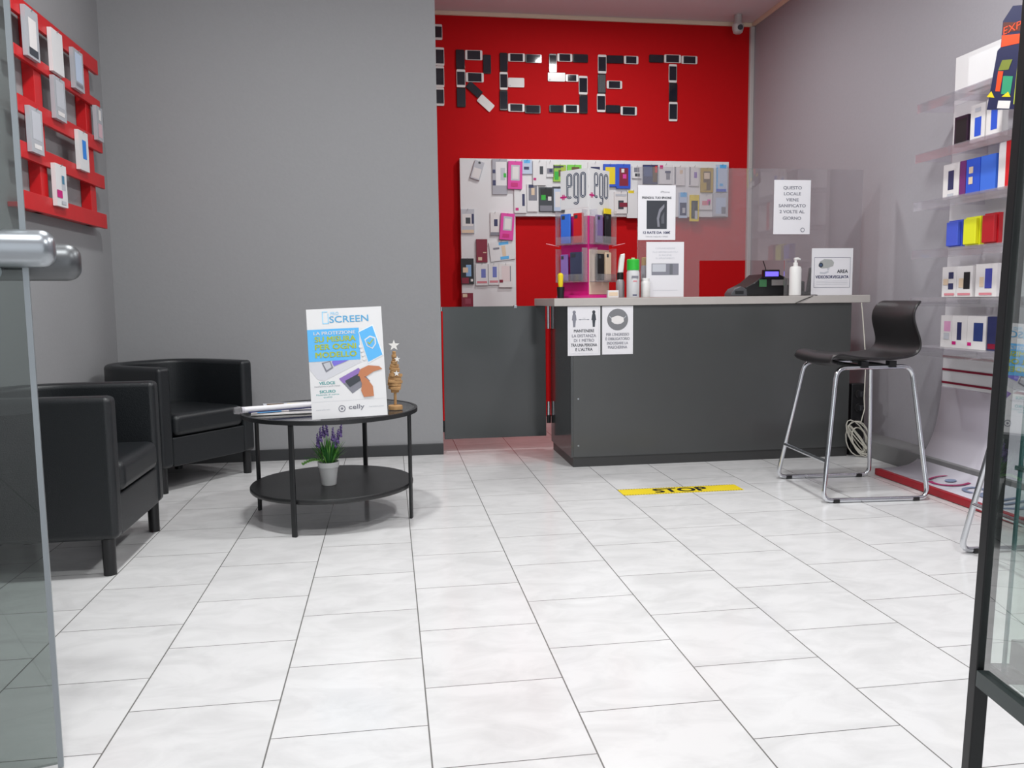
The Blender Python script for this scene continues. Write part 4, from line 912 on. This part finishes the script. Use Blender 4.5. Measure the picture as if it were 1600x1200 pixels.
# ================================================================== bar stools
def make_stool(label):
    t = thing('bar_stool', label, 'stool', (2.165, 3.615, 0), group='black bar stools with chrome sled legs')
    O = Vector((2.165, 3.615, 0)); r = 0.0105
    far = dict(ff=Vector((1.940, 3.880, r)), fr=Vector((2.425, 3.845, r)), tf=Vector((2.030, 3.80, 0.604)), tr=Vector((2.378, 3.79, 0.604)))
    near = dict(ff=Vector((1.908, 3.375, r)), fr=Vector((2.398, 3.340, r)), tf=Vector((1.990, 3.435, 0.604)), tr=Vector((2.352, 3.425, 0.604)))
    def arc(a, b, c, rad=0.04, n=5):
        d1 = (a - b).normalized(); d2 = (c - b).normalized(); p0, p1 = b + d1*rad, b + d2*rad
        return [(p0*(1-s)**2 + b*2*s*(1-s) + p1*s*s) for s in [q/n for q in range(n+1)]]
    for f in (far, near):
        loop = arc(f['tr'], f['tf'], f['ff'], 0.05) + arc(f['tf'], f['ff'], f['fr'], 0.045) + arc(f['ff'], f['fr'], f['tr'], 0.045) + arc(f['fr'], f['tr'], f['tf'], 0.05)
        mb = MB(); mb.tube([p_ - O for p_ in loop], r, CHROME, n=12, closed=True); mb.build('sled_leg', t)
        for q in (0.12, 0.88):
            c_ = f['ff'].lerp(f['fr'], q) - O; mb = MB(); mb.box((c_.x, c_.y, 0.009), (0.03, 0.026, 0.018), BLACKP); mb.build('rubber_foot', t, bev=0.003)
    k = 0.29
    a = far['ff'].lerp(far['tf'], k); b = near['ff'].lerp(near['tf'], k)
    mb = MB(); mb.tube([a - O, b - O], r*0.9, CHROME, n=12); mb.build('foot_rail', t)
    mb = MB()
    for q in (0.35, 0.72):
        a = far['tf'].lerp(far['tr'], q); b = near['tf'].lerp(near['tr'], q); mb.tube([a - O, b - O], 0.009, BLACKM, n=10)
        for c_ in (a, b): mb.box(c_ - O + Vector((0,0,0.012)), (0.035, 0.03, 0.03), BLACKP)
    mb.build('seat_bracket', t)
    # plastic shell: seat and back in one sweep
    prof = [(2.005,0.609),(1.972,0.613),(1.958,0.632),(1.970,0.652),(2.00,0.656),(2.05,0.644),(2.11,0.634),(2.18,0.630),(2.26,0.630),(2.33,0.634),(2.378,0.646),(2.402,0.675),(2.406,0.715),(2.396,0.765),(2.390,0.81),(2.397,0.85),(2.416,0.882),(2.446,0.900)]
    n = 14; vs = []; fs = []
    for i, (x, z) in enumerate(prof):
        s = i/(len(prof)-1); back = max(0, min(1, (z - 0.66)/0.2)) if x > 2.2 else 0
        hw = 0.200 + 0.010*math.sin(s*PI) - 0.012*back
        y0_ = 3.600 + 0.015*s
        for j in range(n+1):
            v = -1 + 2*j/n
            dz = 0.014*(v*v) * (1 - back) * (1 if x > 1.97 else 0.3) 
            dx = -0.030*(v*v) * back
            cw = hw * (1 - 0.05*(1 if i in (0, len(prof)-1) else 0))
            vs.append((x + dx - O.x + (-0.03*v)*0 + 0.035*(v)*1.0*(0.5), y0_ + v*cw - O.y, z + dz))
    for i in range(len(prof)-1):
        for j in range(n): a_ = i*(n+1) + j; fs.append((a_, a_+1, a_+n+2, a_+n+1))
    mb = MB(); mb.raw(vs, fs, mat('stool_plastic', (30, 27, 29), 0.36, spec=0.5)); o = mb.build('seat_shell', t, angle=80)
    so = o.modifiers.new('solid', 'SOLIDIFY'); so.thickness = 0.014; so.offset = 0
    sb = o.modifiers.new('sub', 'SUBSURF'); sb.levels = 1; sb.render_levels = 2
    return t
st1 = make_stool('black bar stool on chrome sled legs in full view before the counter')
st2 = copy_tree(st1); st2['label'] = 'bar stool mostly hidden behind the black showcase post, one chrome leg showing'
st2.location = (2.165 + 0.075, 3.615 - 1.265, 0)

# ================================================================== accessory stand on the right wall
PX = 2.835; SYA, SYB = 3.87, 2.87
t = thing('accessory_stand', 'tall white accessory stand with red lines and curved logo base by the right wall', 'display stand', (PX, 3.37, 0))
mb = MB(); ht = 2.10
mb.bb(-0.003, SYB-3.37, 0.445, 0.020, SYA-3.37, ht, WHITE); mb.build('back_panel', t, bev=0.002)
FX = Fr((-0.004, SYA-3.37, 0), (0, -1, 0))
for z in (0.605, 0.538, 0.472):
    mb = MB(); FX.rect(mb, 0, z, SYA-SYB, z+0.011, 0.002, DKRED); mb.build('red_line', t)
prof = [(0.0,0.455),(-0.004,0.39),(-0.016,0.30),(-0.04,0.20),(-0.09,0.105),(-0.16,0.050),(-0.24,0.034),(-0.335,0.030)]
# smooth the profile
def cr(ps, n=5):
    o = []
    for i in range(len(ps)-1):
        p0 = ps[max(i-1,0)]; p1 = ps[i]; p2 = ps[i+1]; p3 = ps[min(i+2,len(ps)-1)]
        for k in range(n):
            s = k/n; o.append(tuple(0.5*((2*p1[q]) + (-p0[q]+p2[q])*s + (2*p0[q]-5*p1[q]+4*p2[q]-p3[q])*s*s + (-p0[q]+3*p1[q]-3*p2[q]+p3[q])*s**3) for q in (0,1)))
    return o + [ps[-1]]
pf = cr(prof)
mb = MB(); n = len(pf); vs = []
for x, z in pf: vs += [(x, SYA-3.37, z), (x, SYB-3.37, z)]
mb.raw(vs, [(2*i, 2*i+1, 2*i+3, 2*i+2) for i in range(n-1)], mat('stand_white', (206, 202, 212), 0.4))
o = mb.build('curved_base_panel', t, angle=80); so = o.modifiers.new('solid', 'SOLIDIFY'); so.thickness = 0.004; so.offset = -1
mb = MB(); mb.bb(-0.365, SYB-3.37, 0.002, -0.335, SYA-3.37, 0.036, mat('stand_red', (158, 12, 30), 0.35)); mb.build('red_front_edge', t, bev=0.004)
mb = MB(); mb.bb(-0.335, SYB-3.35, 0.0, -0.005, SYB-3.34, 0.028, WHITE); mb.bb(-0.335, SYA-3.40, 0.0, -0.005, SYA-3.39, 0.028, WHITE); mb.bb(0.0,SYB-3.35,0.0,0.018,SYA-3.39,0.44,WHITE); mb.build('base_frame', t)
# logo on the base, follows the gentle slope near the front
FB = Fr((-0.21, 0, 0.0425), (0, -1, 0), (1, 0, 0.10))
mb = MB(); LOGO_M = mat('logo_magenta', (160, 24, 92), 0.4); LOGO_G = mat('logo_grey', (120, 132, 160), 0.4)
ly = -0.125
FB.disc(mb, ly, 0.0, 0.098, 0.004, LOGO_M, r2=0.084, t0=PI*0.55, t1=PI*1.25, n=20)
FB.disc(mb, ly, 0.0, 0.098, 0.004, LOGO_M, r2=0.078, t0=PI*1.35, t1=PI*2.3, n=20)
FB.disc(mb, ly, 0.0, 0.026, 0.004, LOGO_G, n=18)
FB.text(mb, 'celly', ly + 0.345, -0.065, 0.14, 0.004, LOGO_G, w=0.43, bold=0.0)
mb.build('logo', t, smooth=False)
# acrylic shelves
SZ = [1.868, 1.625, 1.388, 1.150, 0.915, 0.670]
for z in SZ:
    mb = MB(); d = 0.205
    mb.bb(-d, SYB-3.37, z-0.003, -0.003, SYA-3.37, z, ACRYL)
    mb.bb(-d, SYB-3.37, z-0.045, -d+0.004, SYA-3.37, z-0.003, ACRYL)
    for q in range(5):
        y = SYB - 3.37 + q*(SYA-SYB-0.004)/4; mb.bb(-d+0.004, y, z-0.035, -0.003, y+0.004, z-0.003, ACRYL)
    mb.build('acrylic_shelf', t, smooth=False)
SF = {'u': (0, -1, 0)}
def spack(label, row, x0, x1, h, base, decals=(), th=0.03, depth=2.70, group='boxed accessories on the acrylic stand', blister=None, name='accessory_pack'):
    z = SZ[row] + 0.0005
    ya = at_x(x0, 467, depth).y; yb = at_x(x1, 467, depth).y
    w = ya - yb; cy = (ya+yb)/2
    return pack(label, cy, z + h/2, w, h, {'u': (0,-1,0), 'p': lambda a, b: Vector((depth + th, a, b))}, th, base, decals, 0, group=group, blister=blister, name=name)
spack('plain white card at the far end of the top acrylic shelf', 0, 1497, 1548, 0.155, WHITE, [])
spack('dark purple box at the far end of the second acrylic shelf', 1, 1480, 1500, 0.14, P('dark_purple', 44, 24, 46), [(-0.4,-0.4,0.4,0.4,BLK)])
spack('white case pack with blue window, left one on the second shelf', 1, 1504, 1526, 0.17, OFFW, [(-0.2,-0.35,0.25,0.15,BLUE),(-0.2,0.3,0.2,0.4,SILV)])
spack('white case pack with blue window, right one on the second shelf', 1, 1528, 1552, 0.175, OFFW, [(-0.2,-0.3,0.2,0.3,BLUE)])
spack('white pack with slim purple phone window on the third shelf', 2, 1466, 1490, 0.165, OFFW, [(-0.18,-0.25,0.18,0.3,NAVY),(-0.2,-0.44,0.2,-0.36,SILV)])
spack('thin magenta box between white and blue ones on the third shelf', 2, 1491, 1500, 0.165, PURP, [])
spack('dark blue box with two round marks on the third shelf', 2, 1501, 1522, 0.165, BLUE, [(-0.3,0.1,0.0,0.28,TAN),(-0.3,-0.2,0.0,0.0,TAN)])
spack('plain mid-blue box on the third shelf', 2, 1523, 1546, 0.165, P('mid_blue', 60, 110, 214), [])
spack('white box with red spine at the near end of the third shelf', 2, 1550, 1572, 0.205, OFFW, [(0.0,-0.5,0.5,0.5,REDC)])
spack('rounded blue speaker pack on the fourth shelf', 3, 1478, 1499, 0.13, P('cobalt', 66, 88, 200), [], th=0.02, blister=(-0.42,-0.44,0.42,0.44,P('cobalt', 66, 88, 200),0.02))
spack('bright yellow speaker pack on the fourth shelf', 3, 1504, 1527, 0.135, P('acid_yellow', 222, 224, 30), [], th=0.02, blister=(-0.42,-0.44,0.42,0.44,P('acid_yellow', 222, 224, 30),0.02))
spack('red speaker pack on the fourth shelf', 3, 1533, 1555, 0.14, P('deep_red', 176, 16, 28), [], th=0.02, blister=(-0.42,-0.44,0.42,0.44,P('deep_red', 176, 16, 28),0.02))
spack('white pack with dark car-charger picture at the far end of the fifth shelf', 4, 1471, 1493, 0.145, OFFW, [(-0.05,0.1,0.3,0.32,NAVY),(-0.05,-0.25,0.3,-0.05,NAVY),(-0.4,-0.1,-0.05,0.1,TAN),(-0.3,-0.45,0.4,-0.38,P('rose_print', 214, 130, 140))])
spack('white pack with black charger picture, second on the fifth shelf', 4, 1493.5, 1518, 0.145, OFFW, [(-0.05,-0.25,0.35,0.3,BLK),(-0.35,-0.2,-0.05,0.1,TAN),(-0.4,-0.45,0.4,-0.38,P('rose_print', 214, 130, 140))])
spack('white pack with tall blue power bank picture on the fifth shelf', 4, 1523, 1556, 0.15, OFFW, [(-0.05,-0.25,0.28,0.35,P('indigo_print', 64, 70, 160)),(-0.3,-0.2,-0.1,0.1,TAN),(-0.3,-0.45,0.3,-0.38,P('rose_print', 214, 130, 140))])
spack('white pack with pink round picture at the far end of the sixth shelf', 5, 1472, 1489, 0.155, OFFW, [(-0.2,0.0,0.4,0.32,P('pale_magenta', 220, 160, 196)),(-0.2,-0.25,0.3,-0.05,SILV)])
spack('white pack with narrow dark blue phone picture on the sixth shelf', 5, 1489.5, 1513, 0.155, OFFW, [(-0.15,-0.25,0.15,0.3,NAVY),(-0.46,-0.4,-0.2,-0.3,MAG)])
spack('white pack with wide blue phone picture on the sixth shelf', 5, 1513.5, 1543, 0.155, OFFW, [(-0.15,-0.25,0.35,0.3,P('phone_blue_print', 44, 62, 120)),(-0.46,-0.4,-0.25,-0.3,MAG)])
spack('dark blue box at the near end of the sixth shelf', 5, 1545, 1560, 0.155, NAVY, [(-0.4,-0.45,0.4,-0.3,DKRED)])

# colourful hanging pack on the stand
a = at_x(1535, 30, 2.66); b = at_x(1600, 190, 2.66)
t = thing('headphone_pack', 'tall navy, green and orange pack hanging at the top of the acrylic stand', 'pack', (2.606, 3.30, 0))
F = Fr((0, 0.0, 0), (0, -1, 0), (0, 0, 1), rot=-0.02)
def hp(x, y): q = at_x(x, y, 2.606); return (3.30 - q.y, q.z)
mb = MB()
def quadp(pts, d, m_): F.poly(mb, [hp(*p_) for p_ in pts], d, m_)
mb.prism([hp(1533,175), hp(1580,172), hp(1592,12), hp(1571,14), hp(1556,38), hp(1553,78), hp(1548,84)], -0.02, 0.0, P('pack_navy', 26, 34, 74), lambda u, v, w: F.p(u, v, w))
quadp([(1554,78),(1594,68),(1594,55),(1555,60)], 0.001, ORG); quadp([(1556,56),(1594,50),(1594,38),(1557,40)], 0.001, P('pack_brown', 90, 36, 24))
quadp([(1574,165),(1583,165),(1592,76),(1582,78)], 0.001, OLIVE); quadp([(1555,150),(1569,150),(1573,122),(1558,122)], 0.001, P('pack_teal', 50, 150, 110))
quadp([(1546,146),(1553,146),(1558,115),(1550,115)], 0.001, ORG); quadp([(1550,114),(1566,112),(1572,96),(1556,98)], 0.0012, P('pack_olive', 120, 130, 50))
quadp([(1533,155),(1545,156),(1540,146)], 0.0012, YEL); quadp([(1549,172),(1568,172),(1570,160),(1551,160)], 0.0012, OFFW); quadp([(1556,154),(1570,154),(1566,146)], 0.0014, YEL)
tq = hp(1575, 47); F.text(mb, 'EXPE', tq[0], tq[1]-0.012, 0.030, 0.0016, ORG, w=0.13)
mb.build('printed_card', t, smooth=False)
mb = MB(); q0 = hp(1566, 20); mb.tube([F.p(q0[0], q0[1], -0.01), F.p(q0[0], q0[1]-0.005, -0.226)], 0.003, STEEL, n=8); mb.build('peg_hook', t)

# ================================================================== red pallet on the left wall
t = thing('wall_pallet', 'red painted pallet rack hung on the left grey wall', 'rack', (XL, 4.17, 0))
for z0, z1 in ((2.100,2.172),(1.925,1.970),(1.705,1.775),(1.523,1.590),(1.318,1.392)):
    mb = MB(); mb.bb(0.050, 3.655-4.17, z0, 0.068, 4.65-4.17, z1, PALR); mb.build('slat', t, bev=0.002)
for y in (3.88, 4.49):
    mb = MB(); mb.bb(0.001, y-4.17, 1.325, 0.0495, y+0.075-4.17, 2.165, PALR); mb.build('upright', t, bev=0.002)
for y in (3.655,):
    mb = MB(); mb.bb(0.001, y-4.17, 1.325, 0.0495, 4.65-4.17, 1.345, PALR); mb.build('bottom_rail', t, bev=0.002)
CLEAR = P('clear_case_grey', 176, 178, 184, 0.25)
PL = [
 ('grey transparent phone case box at the top left of the red pallet', (36,18),(44,70),(36,30),CLEAR,[(-0.3,-0.3,0.3,0.3,OFFW),(-0.35,-0.45,0.35,-0.3,DKG)]),
 ('plain bright white phone case box in the top row of the red pallet', None,None,(88,80),WHITE,[]),
 ('clear phone case box at the top right of the red pallet', None,None,(122,110),CLEAR,[(-0.35,-0.3,0.35,0.42,LTB),(-0.35,-0.42,0.35,-0.34,GREYI)]),
 ('clear phone case box below the plain white one on the pallet', None,None,(94,155),CLEAR,[(-0.35,-0.2,0.35,0.42,SILV),(-0.3,-0.4,0.3,-0.3,OFFW)]),
 ('wide clear phone case box at the left of the pallet third row', None,None,(57,204),CLEAR,[(-0.35,-0.2,0.35,0.42,SILV),(-0.3,-0.4,0.3,-0.3,OFFW)]),
 ('white boxed case with blue phone outline in the middle right', None,None,(130,237),WHITE,[(-0.15,-0.2,0.25,0.28,P('case_blue_print', 40, 130, 220))]),
 ('white boxed case with pink flash low in the middle of the pallet', None,None,(96,290),WHITE,[(0.0,-0.1,0.35,0.25,SILV),(0.05,0.05,0.25,0.25,P('case_teal_print', 70, 130, 160)),(-0.48,-0.3,0.0,-0.12,MAG),(-0.1,-0.44,0.3,-0.36,SILV)]),
 ('clear case pack overhanging the right end of the pallet', None,None,(155,194),CLEAR,[(-0.3,-0.4,0.3,0.0,P('pale_rose', 210, 176, 184)),(-0.2,0.1,0.2,0.4,OFFW)]),
]
PB = [(36,10,64,97),(75,43,104,122),(108,74,137,147),(79,118,108,193),(39,163,75,247),(119,203,142,270),(83,256,108,325),(144,161,167,227)]
for (lab,_,__,___,base,dec),(x0,y0,x1,y1) in zip(PL, PB):
    XX = XL + 0.085
    # box centre from its outline; heights from the left and right edge rows
    c = at_x((x0+x1)/2, (y0+y1)/2, XX); ya = at_x(x0, c.z and (y0+y1)/2, XX).y; yb = at_x(x1, (y0+y1)/2, XX).y
    w = min(0.125, abs(yb - ya)*0.92); hh = 0.185 if y0 > 20 else 0.20
    if 'overhanging' in lab: w = 0.09; hh = 0.17
    pack(lab, c.y, c.z, w, hh, {'u': (0,1,0), 'p': lambda a, b: Vector((XL + 0.0685, a, b))}, 0.018, base, dec, 0, name='phone_case_box', cat='box', group='phone case boxes on the red pallet', hook=0.022, d0=0.001)

# ================================================================== open glass door with chrome push bars
th = math.radians(90 - 74)      # leaf direction, from its free edge back to the hinges
u = Vector((-math.cos(th), -math.sin(th), 0)); nrm = Vector((-u.y, u.x, 0))
e0 = Vector((-0.671, 1.685, 0))
LW = 0.80
door = thing('door_1', '', '', e0); del door['label']; del door['category']; struct(door)
def leaf_pt(a, d, z): return u*a + nrm*d + Vector((0,0,z))
mb = MB()
vs = [leaf_pt(a, d, z) for a in (0.010, LW) for d in (-0.005, 0.005) for z in (0.012, 2.35)]
mb.raw(vs, [(0,1,3,2),(4,6,7,5),(0,4,5,1),(2,3,7,6),(0,2,6,4),(1,5,7,3)], GLASSM); o = mb.build('glass_pane', door, smooth=False)
mb = MB()
vs = [leaf_pt(a, d, z) for a in (0.0, 0.010) for d in (-0.006, 0.006) for z in (0.005, 2.355)]
mb.raw(vs, [(0,1,3,2),(4,6,7,5),(0,4,5,1),(2,3,7,6),(0,2,6,4),(1,5,7,3)], mat('door_edge', (140, 146, 150), 0.3, metal=0.5)); mb.build('edge_strip', door)
for side, zz in ((1, 1.012), (-1, 0.992)):
    c0 = leaf_pt(-0.075 if side > 0 else -0.105, -side*0.062*-1 if False else 0, 0)
HB = [(-1, -0.052, 0.0345, 1.030), (1, -0.086, 0.036, 1.011)]
for s_, a0, r_, zz in HB:
    d_ = -0.062 if s_ < 0 else 0.062
    # nearer side of the leaf faces the camera
    sgn = -1 if nrm.y > 0 else 1
    dd = sgn*abs(d_) if s_ < 0 else -sgn*abs(d_)
    pts = []; rs = []
    for q in range(7):
        an = PI/2*q/6; pts.append(leaf_pt(a0 + 0.022*(1 - math.sin(an)), dd, zz)); rs.append(max(0.004, r_*(0.30 + 0.70*math.cos(PI/2 - an))) if False else max(0.004, r_*math.sin(min(1, 0.25 + 0.75*q/6)*PI/2)))
    pts = [leaf_pt(a0 + 0.026*(1-math.cos(PI/2*q/6)), dd, zz) for q in range(7)]
    rs = [r_*(0.35 + 0.65*math.sin(PI/2*q/6)) for q in range(7)]
    pts += [leaf_pt(0.35, dd, zz), leaf_pt(LW-0.03, dd, zz)]; rs += [r_, r_]
    mb = MB(); mb.tube(pts, rs, STEEL if s_ < 0 else mat('dull_steel', (104, 106, 108), 0.42, metal=1.0), n=28)
    hb = mb.build('push_bar', door)
    for a_ in (0.06, LW-0.10):
        mb = MB(); mb.tube([leaf_pt(a_, 0, zz-0.02), leaf_pt(a_, dd, zz-0.012)], 0.016, STEEL, n=14); mb.build('bar_bracket', door)

# ================================================================== glass showcase at the right edge
DIRA = math.radians(8.6)   # side panel runs towards the camera's right shoulder
pA, pB = at_y(1518, 1200, 0.97), at_y(1591, 300, 0.97)     # the slim post leans a hair to the right
lean = (pB.x - pA.x) / (pB.z - pA.z)
cp = Vector((pA.x - lean*pA.z, 0.97, 0))
us = Vector((math.sin(-DIRA)*1.0, -math.cos(DIRA), 0)).normalized()   # towards the viewer
ur = Vector((math.cos(DIRA), -math.sin(DIRA), 0))                     # to the right
show = thing('glass_showcase', 'glass display showcase with slim black posts at the right edge of the view', 'showcase', cp)
show.rotation_euler = (0, math.atan(lean), 0)
WS, DS = 0.45, 0.62
def sp_(a, b, z): return ur*a + us*b + Vector((0,0,z))
BLKA = mat('black_aluminium', (24, 24, 26), 0.42, spec=0.4)
def post(a, b, nm='post'):
    mb = MB(); vs = [sp_(a+i, b+j, z) for i in (-0.0095, 0.0095) for j in (-0.0095, 0.0095) for z in (0.0, 2.05)]
    mb.raw(vs, [(0,1,3,2),(4,6,7,5),(0,4,5,1),(2,3,7,6),(0,2,6,4),(1,5,7,3)], BLKA); mb.build(nm, show, bev=0.002)
post(0, 0); post(WS, 0); post(WS, DS); post(0, DS)
def slabs(nm, a0, b0, z0, a1, b1, z1, mm, **kw):
    mb = MB(); vs = [sp_(a, b, z) for a in (a0, a1) for b in (b0, b1) for z in (z0, z1)]
    mb.raw(vs, [(0,1,3,2),(4,6,7,5),(0,4,5,1),(2,3,7,6),(0,2,6,4),(1,5,7,3)], mm); return mb.build(nm, show, **kw)
ZD = 0.425
slabs('deck_rail', -0.012, 0.014, ZD-0.022, 0.006, DS-0.014, ZD, mat('deck_rail_dark', (58, 66, 66), 0.3, metal=0.3))
slabs('deck_rail', 0.014, -0.010, ZD-0.022, WS-0.014, 0.008, ZD, BLKA)
slabs('deck_glass', 0.008, 0.010, ZD+0.0005, WS-0.012, DS-0.012, ZD+0.008, GLASSC)
slabs('back_block', 0.03, 0.014, ZD+0.009, 0.20, 0.05, ZD+0.045, mat('grey_block', (150, 150, 152), 0.4), bev=0.002)
for z in (0.70, 1.02, 1.34):
    slabs('glass_shelf', 0.016, 0.016, z, WS-0.016, DS-0.016, z+0.006, GLASSC)
    slabs('shelf_edge', 0.016, 0.0145, z, WS-0.016, 0.0158, z+0.006, GEDGE)
slabs('side_glass', -0.004, 0.014, ZD+0.001, 0.000, DS-0.014, 2.03, GLASSC)
slabs('back_glass', 0.034, 0.0, ZD+0.001, WS-0.014, 0.004, 2.03, GLASSC)
slabs('glass_edge', 0.0300, -0.0005, ZD+0.001, 0.0332, 0.0045, 2.03, GEDGE)
slabs('top_panel', -0.0135, -0.0135, 2.051, WS+0.0135, DS+0.0135, 2.07, BLKA)
